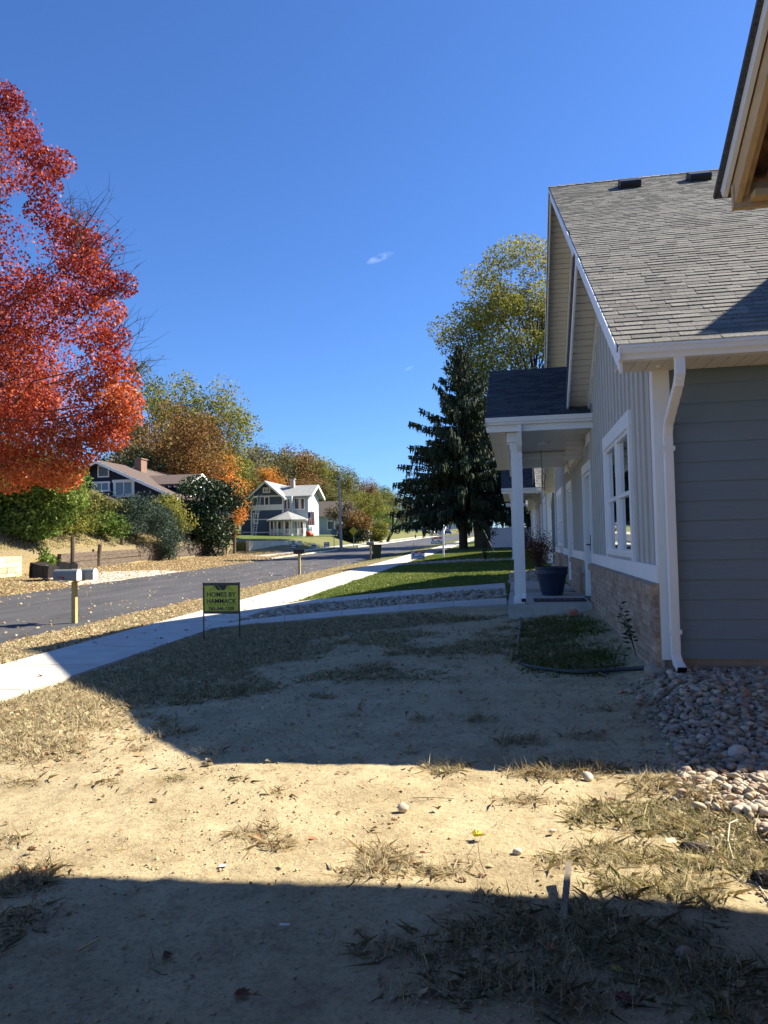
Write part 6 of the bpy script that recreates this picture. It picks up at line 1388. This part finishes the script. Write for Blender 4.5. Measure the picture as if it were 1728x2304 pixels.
# thin strands scattered over the bare dirt so turf fades out gradually
X, Y, r = scatter(26000, -4.6, 1.25, 1.9, 9.5, 48); c, d = cover(X, Y); k = (fbm(X, Y, 1.7, 49) > .5) & not_hard(X, Y); X, Y = X[k], Y[k]; n = len(X)
blades('thin_straw', X, Y, .012+.035*r.random(n)**2, .0012+.0012*r.random(n)+.0002*Y, np.clip(.45+.5*r.random(n), 0, 1), MT['drygrass'], lean=3.2, seed=50)
# the shaded planting bed by the brick
X, Y, r = scatter(12000, -.1, 1.2, 7.4, 12.3, 9); k = (r.random(len(X)) < np.clip(1.3-np.abs((X-.55)/.62)**3-np.abs((Y-9.9)/2.4)**4, 0, 1)*np.clip(3.2*fbm(X, Y, 2, 61)-1.1, .05, 1)); X, Y = X[k], Y[k]
n = len(X); blades('bed_grass', X, Y, .035+.075*r.random(n), .004+.004*r.random(n), r.random(n)*.55, MT['greengrass'], lean=.8, seed=10)
# fallen leaves
def leaves(n, area, seed, dens, size, hue=(0, 1), name='fallen_leaves', zoff=0.):
    X, Y, r = scatter(n, *area, seed); k = (r.random(n) < dens(X, Y)); X, Y = X[k], Y[k]; n = len(X)
    return litter(name, X, Y, size*(.55+.8*r.random(n)), np.clip(hue[0]+(hue[1]-hue[0])*r.random(n), 0, 1), MT['litter'], seed=seed+1, zoff=zoff)
leaves(3200, (-3.6, 2.2, 1.9, 5.2), 11, lambda x, y: .04+.85*cover(x, y)[0], .035, (0, .9))
leaves(22000, (-5.4, 1.2, 4.6, 13.2), 13, lambda x, y: (.06+.75*cover(x, y)[0]*np.clip((-x+1.5)/4, .2, 1))*not_hard(x, y), .043, (.1, 1))
leaves(32000, (-9.9, -6.96, 8, 36), 15, lambda x, y: np.clip(1.15-y/45, .15, .95)*np.clip(.4+1.2*fbm(x, y, 1.2, 81), 0, 1), .062, (.3, 1))
leaves(30000, (-24.9, -17.5, 20, 62), 17, lambda x, y: np.clip(.35+1.1*fbm(x, y, .7, 82), 0, 1)*np.where((x > -23.6) & (y > 28) & (y < 38), .35, 1)*np.clip((-17.45-x)*2.2, .06, 1), .085, (.25, 1))
leaves(1600, (-17.6, -9.8, 11, 45), 19, lambda x, y: np.clip(1.3-np.minimum(np.abs(x+9.8), np.abs(x+17.6))*.3, .35, 1), .07, (.35, 1), zoff=.045)
leaves(130, (-6.9, -5.5, 6.5, 25), 21, lambda x, y: .5+0*x, .06, (0, .35), zoff=.02)
leaves(14000, (-34, -25.3, 36, 62), 23, lambda x, y: np.clip(1.7*fbm(x, y, .3, 70)-.25, 0, 1), .10, (.15, 1))
leaves(2500, (-5.4, 1., 15.5, 34), 25, lambda x, y: not_hard(x, y)*.35, .055, (.4, 1))
# twigs and crumbs of soil on the bare dirt
X, Y, r = scatter(2600, -3.6, 2.2, 1.9, 6.5, 27); n = len(X)
blades('twigs', X, Y, .015+.05*r.random(n)**2, .0016+.0016*r.random(n), .5+.5*r.random(n), MT['drygrass'], lean=4., seed=28)
# crumbs and clods of dry soil
def crumbs():
    X, Y, r = scatter(16000, -3.8, 2.3, 1.9, 8.5, 71); k = (r.random(len(X)) < .25+.75*(fbm(X, Y, 1.5, 72) > .5)) & not_hard(X, Y) & (X < 1.1); X, Y = X[k], Y[k]; n = len(X)
    Z = gz(X, Y)+(fbm(X, Y, .8, 31)-.5)*.07+(fbm(X, Y, 6, 32, 3)-.5)*.022+(fbm(X, Y, 17, 33, 2)-.5)*.012
    return stones('soil_crumbs', X, Y, .004+.016*r.random(n)**3, ramp_mat('dry_soil_crumbs', [(.30, .21, .12), (.42, .31, .18), (.5, .38, .23), (.26, .2, .14)], rough=.95), seed=73, base=Z, zoff=-.001, iv=(IV0, IF0), smooth=False, kind='stuff')
# stones -----------------------------------------------------------------
def ico(sub=1):
    bm = bmesh.new(); bmesh.ops.create_icosphere(bm, subdivisions=sub, radius=1.); V = np.array([v.co[:] for v in bm.verts]); F = np.array([[v.index for v in f.verts] for f in bm.faces]); bm.free(); return V, F
import bmesh
IV0, IF0 = ico(1); IV, IF = ico(2); IV2, IF2 = ico(3)
def stones(name, X, Y, size, m, seed=0, zoff=0., iv=None, base=None, smooth=True, **k):
    r = np.random.default_rng(seed); iv, jf = iv if iv else (IV, IF); n = len(X); A = []; 
    Z = (gz(X, Y) if base is None else base)+zoff; q = r.uniform(0, 2*np.pi, n); sx = size*(.85+.4*r.random(n)); sy = size*(.7+.3*r.random(n)); sz = size*(.5+.3*r.random(n))
    V = iv[None]*np.stack([sx, sy, sz], 1)[:, None, :]*.5
    ph = r.uniform(0, 6.28, (n, 3)); V = V*(1+.13*np.sin(iv[None, :, 0]*2.3+ph[:, None, 0])*np.cos(iv[None, :, 1]*2.1+ph[:, None, 1])+.1*np.sin(iv[None, :, 2]*2.5+ph[:, None, 2]))[:, :, None]
    ti = r.normal(size=(n, 2))*.22; V[:, :, 2] += V[:, :, 0]*ti[:, :1]+V[:, :, 1]*ti[:, 1:]
    c, s = np.cos(q)[:, None], np.sin(q)[:, None]; x = V[:, :, 0]*c-V[:, :, 1]*s; y = V[:, :, 0]*s+V[:, :, 1]*c
    V = np.stack([x+X[:, None], y+Y[:, None], V[:, :, 2]+Z[:, None]+(sz*.3)[:, None]], 2).reshape(-1, 3)
    F = (jf[None]+np.arange(n)[:, None, None]*len(iv)).reshape(-1, 3); rn = np.repeat(r.random(n), len(jf))
    return np_mesh(name, V, F, rn, m, smooth=smooth, **k)
crumbs()
def edge_x(y): return np.interp(y, [2.6, 3.4, 3.7, 4.3, 4.9, 5.6, 6.6, 7.2], [1.25, 1.15, 1.02, 1.0, .98, 1.04, 1.12, 1.22])
X, Y, r = scatter(10500, .8, 3.2, 3.2, 7.03, 31); ex_ = edge_x(Y)+(fbm(X, Y, 3, 91)-.5)*.3; k = (X > ex_-.0) | ((X > ex_-.25) & (r.random(len(X)) < .12)); k &= ((Y > 4.2) | (X > 1.15+.0*X)); X, Y = X[k], Y[k]; n = len(X)
X3, Y3, r3 = scatter(9000, .75, 3.2, 3.2, 7.03, 131); k3 = (X3 > edge_x(Y3)-.12-.25*r3.random(9000)**2+(fbm(X3, Y3, 3, 91)-.5)*.3); X3, Y3 = X3[k3], Y3[k3]; stones('fine_gravel', X3, Y3, .010+.016*r3.random(len(X3)), MT['rock'], seed=132, kind='stuff', iv=(IV0, IF0))
stones('river_gravel', X, Y, .024+.05*r.random(n)**2.2, MT['rock'], seed=32, zoff=.0+.02*r.random(n), kind='stuff'); print('stones', n)
X, Y, r = scatter(5200, -5.45, -.1, 12, 19, 33); k = inpoly(X, Y, GRAVP); X, Y = X[k], Y[k]; n = len(X); print('path stones', n)
stones('river_gravel', X, Y, .05+.06*r.random(n), MT['rock'], seed=34, kind='stuff')
X, Y, r = scatter(2600, -.2, 1.2, 19.6, 24.3, 35); n = len(X); stones('river_gravel', X, Y, .06+.05*r.random(n), MT['rock'], seed=36, kind='stuff')
X, Y, r = scatter(3600, -5.4, -.1, 32.9, 36.5, 37); k = np.abs(Y-(33.4+(-X)*.25)) < .8; X, Y = X[k], Y[k]; n = len(X); stones('river_gravel', X, Y, .08+.06*r.random(n), MT['rock'], seed=38, kind='stuff')
# single bigger stones, each a thing
for i, (px, py, sz, lab) in enumerate([(1660,1705,.135,'largest pale boulder on the sunlit edge of the river gravel'),(1572,1765,.075,'pale grey stone left of a tan one beside the dead branch'),(1604,1757,.07,'tan rounded stone right of the pale one by the dead branch'),(1528,1770,.055,'half buried pale stone left of the dead branch'),
        (907,1825,.05,'egg-shaped pale stone alone on the sunlit dirt'),(1681,1565,.075,'reddish stone lying on the shaded river gravel'),(745,1681,.035,'small round stone in the shade of the duplex'),(1323,1752,.05,'pale stone among dry tufts below the shadow edge'),(1555,1675,.075,'orange-brown flat stone where gravel meets the shadow edge'),(1545,1625,.07,'pinkish stone at the left edge of the shaded gravel'),
        (1165,1925,.035,'chalky white stone chip on the sunlit dirt'),(1243,1875,.03,'small white stone flake near the grass patch'),(1137,1540,.045,'small pinkish stone in the shaded dirt'),(1000,2265-140,.03,'little white pebble in the foreground shade'),(1545,2160,.06,'squarish brown stone in the foreground shade')]):
    g = ground_pt(px, py); o = stones('stone', np.array([g.x]), np.array([g.y]), np.array([sz*1.25]), MT['rock'], seed=200+i*3, iv=(IV2, IF2)); 
    for v in o.data.vertices: v.co -= Vector((g.x, g.y, g.z))
    a = o.data.attributes['rnd']; val = [.57,.45,.62,.57,.6,.72,.5,.57,.7,.3,.57,.57,.3,.57,.1][i]; a.data.foreach_set('value', np.full(len(o.data.polygons), val, dtype=np.float32)); o.location = g; tag(o, lab, 'stone')
# single leaves, sticks and scraps in the foreground
def big_leaf(px, py, s, colr, label, rz=0., name='leaf', lift=.25, lob=5):
    g = ground_pt(px, py); m = MB(); n = lob*2+1; P = []
    for k in range(n*2):
        a = 2*math.pi*k/(n*2); rad = s*(1. if k % 2 == 0 else .62)*(.75+.25*math.cos(a)); P.append((math.cos(a+rz)*rad, math.sin(a+rz)*rad*.85, .006+lift*s*abs(math.sin(a))+.1*s*math.cos(2*a)))
    c = (0, 0, .008)
    m.v = [tuple(Vector(p)+g) for p in P]+[tuple(Vector(c)+g)]; q = len(P)
    for k in range(q): m.f.append((k, (k+1) % q, q)); m.r.append(.5)
    m.tube([Vector(P[0])+g-Vector((0,0,0)), Vector(P[0])*1.7+g-Vector((0,0,P[0][2]))], .0012, 4)
    return tag(m.build(name, colr, loc=g), label, 'leaf')
yl = mat('yellow_leaf', (.62, .55, .06), (.50, .47, .08), scale=30, rough=.6); rl = mat('red_leaf', (.62, .10, .04), (.60, .28, .10), scale=25, rough=.5); bl = mat('brown_leaf', (.22, .11, .05), (.13, .06, .03), scale=40, rough=.7); pl = mat('tan_leaf', (.42, .28, .16), (.30, .18, .10), scale=30, rough=.7); dl = mat('maroon_leaf', (.16, .03, .025), (.10, .02, .02), scale=30)
for a in [(1073,1887,.05,yl,'pale yellow leaf folded on the sunlit dirt',.4,.6),(701,1892,.026,rl,'small orange red leaf beside a dry tuft',1.,.2),(985,1825,.03,bl,'brown curled leaf right of the egg-shaped stone',2.,.7),(885,1851,.026,pl,'tan upright leaf just below the egg-shaped stone',.3,.7),(1028,1948,.035,bl,'dark brown curled leaf near the lower shadow edge',.2,.5),(1040,1990,.04,bl,'brown leaf lying right at the lower shadow edge',2.6,.4),
          (1085,1980,.03,bl,'dark leaf beside the thin dead stem',1.2,.6),(855,1970,.04,pl,'tan leaf standing in the dry tuft by the shadow edge',1.5,.9),(815,1918,.034,bl,'brown leaf left of the dry tuft',.5,.5),(950,1925,.026,dl,'maroon leaf lying on the dry tuft',.5,.4),(1215,1710,.03,yl,'bright yellow scrap of leaf by the upper shadow edge',.5,.6),
          (1375,1985-180,.035,dl,'dark red leaf on the grass patch at right',.5,.4),(1045,2110,.03,dl,'dull red leaf in the foreground shade',.3,.3),(1400,2255,.05,dl,'red leaf at the bottom edge in shade',.3,.3),(945,2158,.04,pl,'pale brown leaf in the foreground shade',.3,.3),(1385,2190,.035,yl,'yellowish leaf in the foreground shade at right',.3,.3),
          (545,1690,.03,rl,'bright red leaf on the lit dirt near the shadow tip',.3,.3),(68,1920,.035,bl,'dark curled leaf on the dirt at left',.2,.7),(540,2248,.045,bl,'brown leaf in the lower left shade',.2,.4)]:
    big_leaf(*a[:5], rz=a[5], lift=a[6])
def stick(pts, rad, mt_, label, name='stick', cat='stick', n=6):
    P = [ground_pt(px, py)+Vector((0,0,h)) for px, py, h in pts]; m = MB(); m.tube(P, rad, n); return tag(m.build(name, mt_, loc=P[0], smooth=True), label, cat)
m = MB(); a = ground_pt(1266, 2100); b = ground_pt(1280, 1992); a.z += .012; b.z += .085; m.obox(a-Vector((.012, 0, .004)), (.026, 0, 0), b-a, (0, 0, .014)); tag(m.build('wooden_stake', mat('grey_stake_wood', (.24, .205, .16), (.16, .135, .105), scale=6, rough=.9, stretch=(12, 1, 12)), loc=a), 'split grey wooden stake sloping out of the foreground shade', 'stake')
stick([(1525,1800,.012),(1550,1789,.016),(1575,1785,.02),(1592,1779,.016),(1604,1780,.01)], [.011,.010,.009,.007,.003], MT['palebark'], 'short dead branch lying beside the pale stones', 'branch', 'branch')
stick([(1100,1990,.0),(1080,1950,.03),(1076,1920,.045),(1085,1895,.03)], [.0016,.0014,.0012,.001], MT['bark'], 'thin dead stem leading to the yellow leaf')
stick([(928,1797,.004),(975,1797,.006),(1022,1800,.004)], .0018, MT['palebark'], 'straight thin straw on the lit dirt')
stick([(1660,1850,.012),(1642,1862,.02),(1638,1900,.018),(1650,1940,.014),(1690,1975,.01),(1728,2030,.01),(1760,2060,.0)], [.003,.0035,.0035,.0035,.003,.003,.003], mat('pale_root', (.55,.50,.36), rough=.7), 'pale wiry root looping through the grass at right', 'root', 'root')
stick([(1585,1935,.01),(1625,1965,.015),(1680,1995,.01),(1728,2015,.01)], .002, MT['palebark'], 'thin bent twig beside the pale root')
stick([(110,2070,.003),(98,2100,.004)], .004, MT['palebark'], 'short splinter of wood in the left shade')
stick([(225,2115,.003),(175,2142,.004)], .004, MT['wood'], 'long flat splinter of wood in the left shade')
def curl(px, py, R_, label):
    g = ground_pt(px, py); m = MB(); m.tube([g+Vector((math.cos(k*.35)*R_, math.sin(k*.35)*R_*.9, .008+.004*math.sin(k))) for k in range(19)]+[g+Vector((R_*2.2, -.01, .004))], .0022, 5); return tag(m.build('wire_loop', MT['fence'], loc=g, smooth=True), label, 'wire')
curl(1410, 2010, .015, 'small pale wire loop in the foreground shade')
# charred wood chunk
def chunk(px, py, s, label, seed):
    g = ground_pt(px, py); r = np.random.default_rng(seed); V = IV2*np.array(s)[None]*.5; V = V*(1+.16*np.sin(IV2[:, :1]*7+1)*np.cos(IV2[:, 1:2]*6)+.12*r.normal(size=(len(V), 1))); V[:, 2] += s[2]*.32
    return np_mesh('charred_wood', V, IF2, r.random(len(IF2)), ramp_mat('charred_bark', [(.02, .018, .016), (.05, .04, .035), (.12, .10, .085)], rough=.95, bump=.6, grain=.5, gscale=60), loc=g, label=label, cat='wood chunk')
chunk(1566, 1918, (.135, .06, .05), 'charred wood chunk lying in the sunlit grass at right', 3)
chunk(1728, 1990, (.11, .09, .07), 'dark wood chunk cut by the right edge of the view', 6)
m = MB(); g = ground_pt(1512, 1905); m.obox(g+Vector((-.02, 0, .012)), (.045, .01, 0), (-.005, .03, .01), (0, 0, .003)); tag(m.build('paper_scrap', mat('cream_card', (.7, .6, .35)), loc=g), 'cream card scrap beside the charred wood chunk', 'scrap')
m = MB(); g = ground_pt(1358, 2062); m.obox(g+Vector((-.02, 0, .006)), (.05, .0, .0), (0, .02, .0), (0, 0, .02)); tag(m.build('brick_chip', mat('chip_tan', (.5, .33, .22), rough=.9), loc=g), 'small tan brick chip in the foreground shade', 'chip')
m = MB(); g = ground_pt(640, 2085); m.tube([g+Vector((-.02, 0, .006)), g+Vector((.02, .006, .006))], .0045, 8); tag(m.build('white_tube', MT['signwhite'], loc=g), 'short white tube lying in the foreground shade', 'tube')
m = MB(); g = ground_pt(500, 1955); m.obox(g+Vector((-.015, 0, .004)), (.03, .012, 0), (-.008, .018, .002), (0, 0, .002)); tag(m.build('paper_scrap', mat('grey_foil', (.55, .58, .6), rough=.3), loc=g), 'grey foil scrap on the lit dirt near the lower shadow', 'scrap')
m = MB(); g = ground_pt(1294, 1388); m.obox(g+Vector((-.08, 0, .0)), (.13, .03, .03), (-.03, .1, .02), (0, 0, .07)); tag(m.build('broken_brick', mat('broken_brick', (.5, .2, .13), (.42, .17, .12), scale=9, rough=.95, bump=.6), loc=g), 'broken red brick in the shaded bed below the porch', 'brick')
g = ground_pt(1432, 1478); t = empty('fern', g, 'dark fern-like weed growing against the brick base', 'plant'); r = np.random.default_rng(3); m = MB()
for k in range(4):
    a = r.uniform(2.2, 4.2); e = g+Vector((math.cos(a)*.16, math.sin(a)*.16, .30+.08*k)); m.tube([g, g.lerp(e, .5)+Vector((0,0,.08)), e], [.004,.003,.002], 4)
    for q in range(9):
        c = g.lerp(e, .3+.08*q)+Vector((0,0,.05)); d_ = Vector(unit(1, r)[0]); d_.z = abs(d_.z)*.3; m._add([c, c+d_*.05+Vector((0,0,.012)), c+d_*.10, c+d_*.05-Vector((0,0,.012))], [(0,1,2,3)])
m.build('fronds', LM['darkgreen'], t)
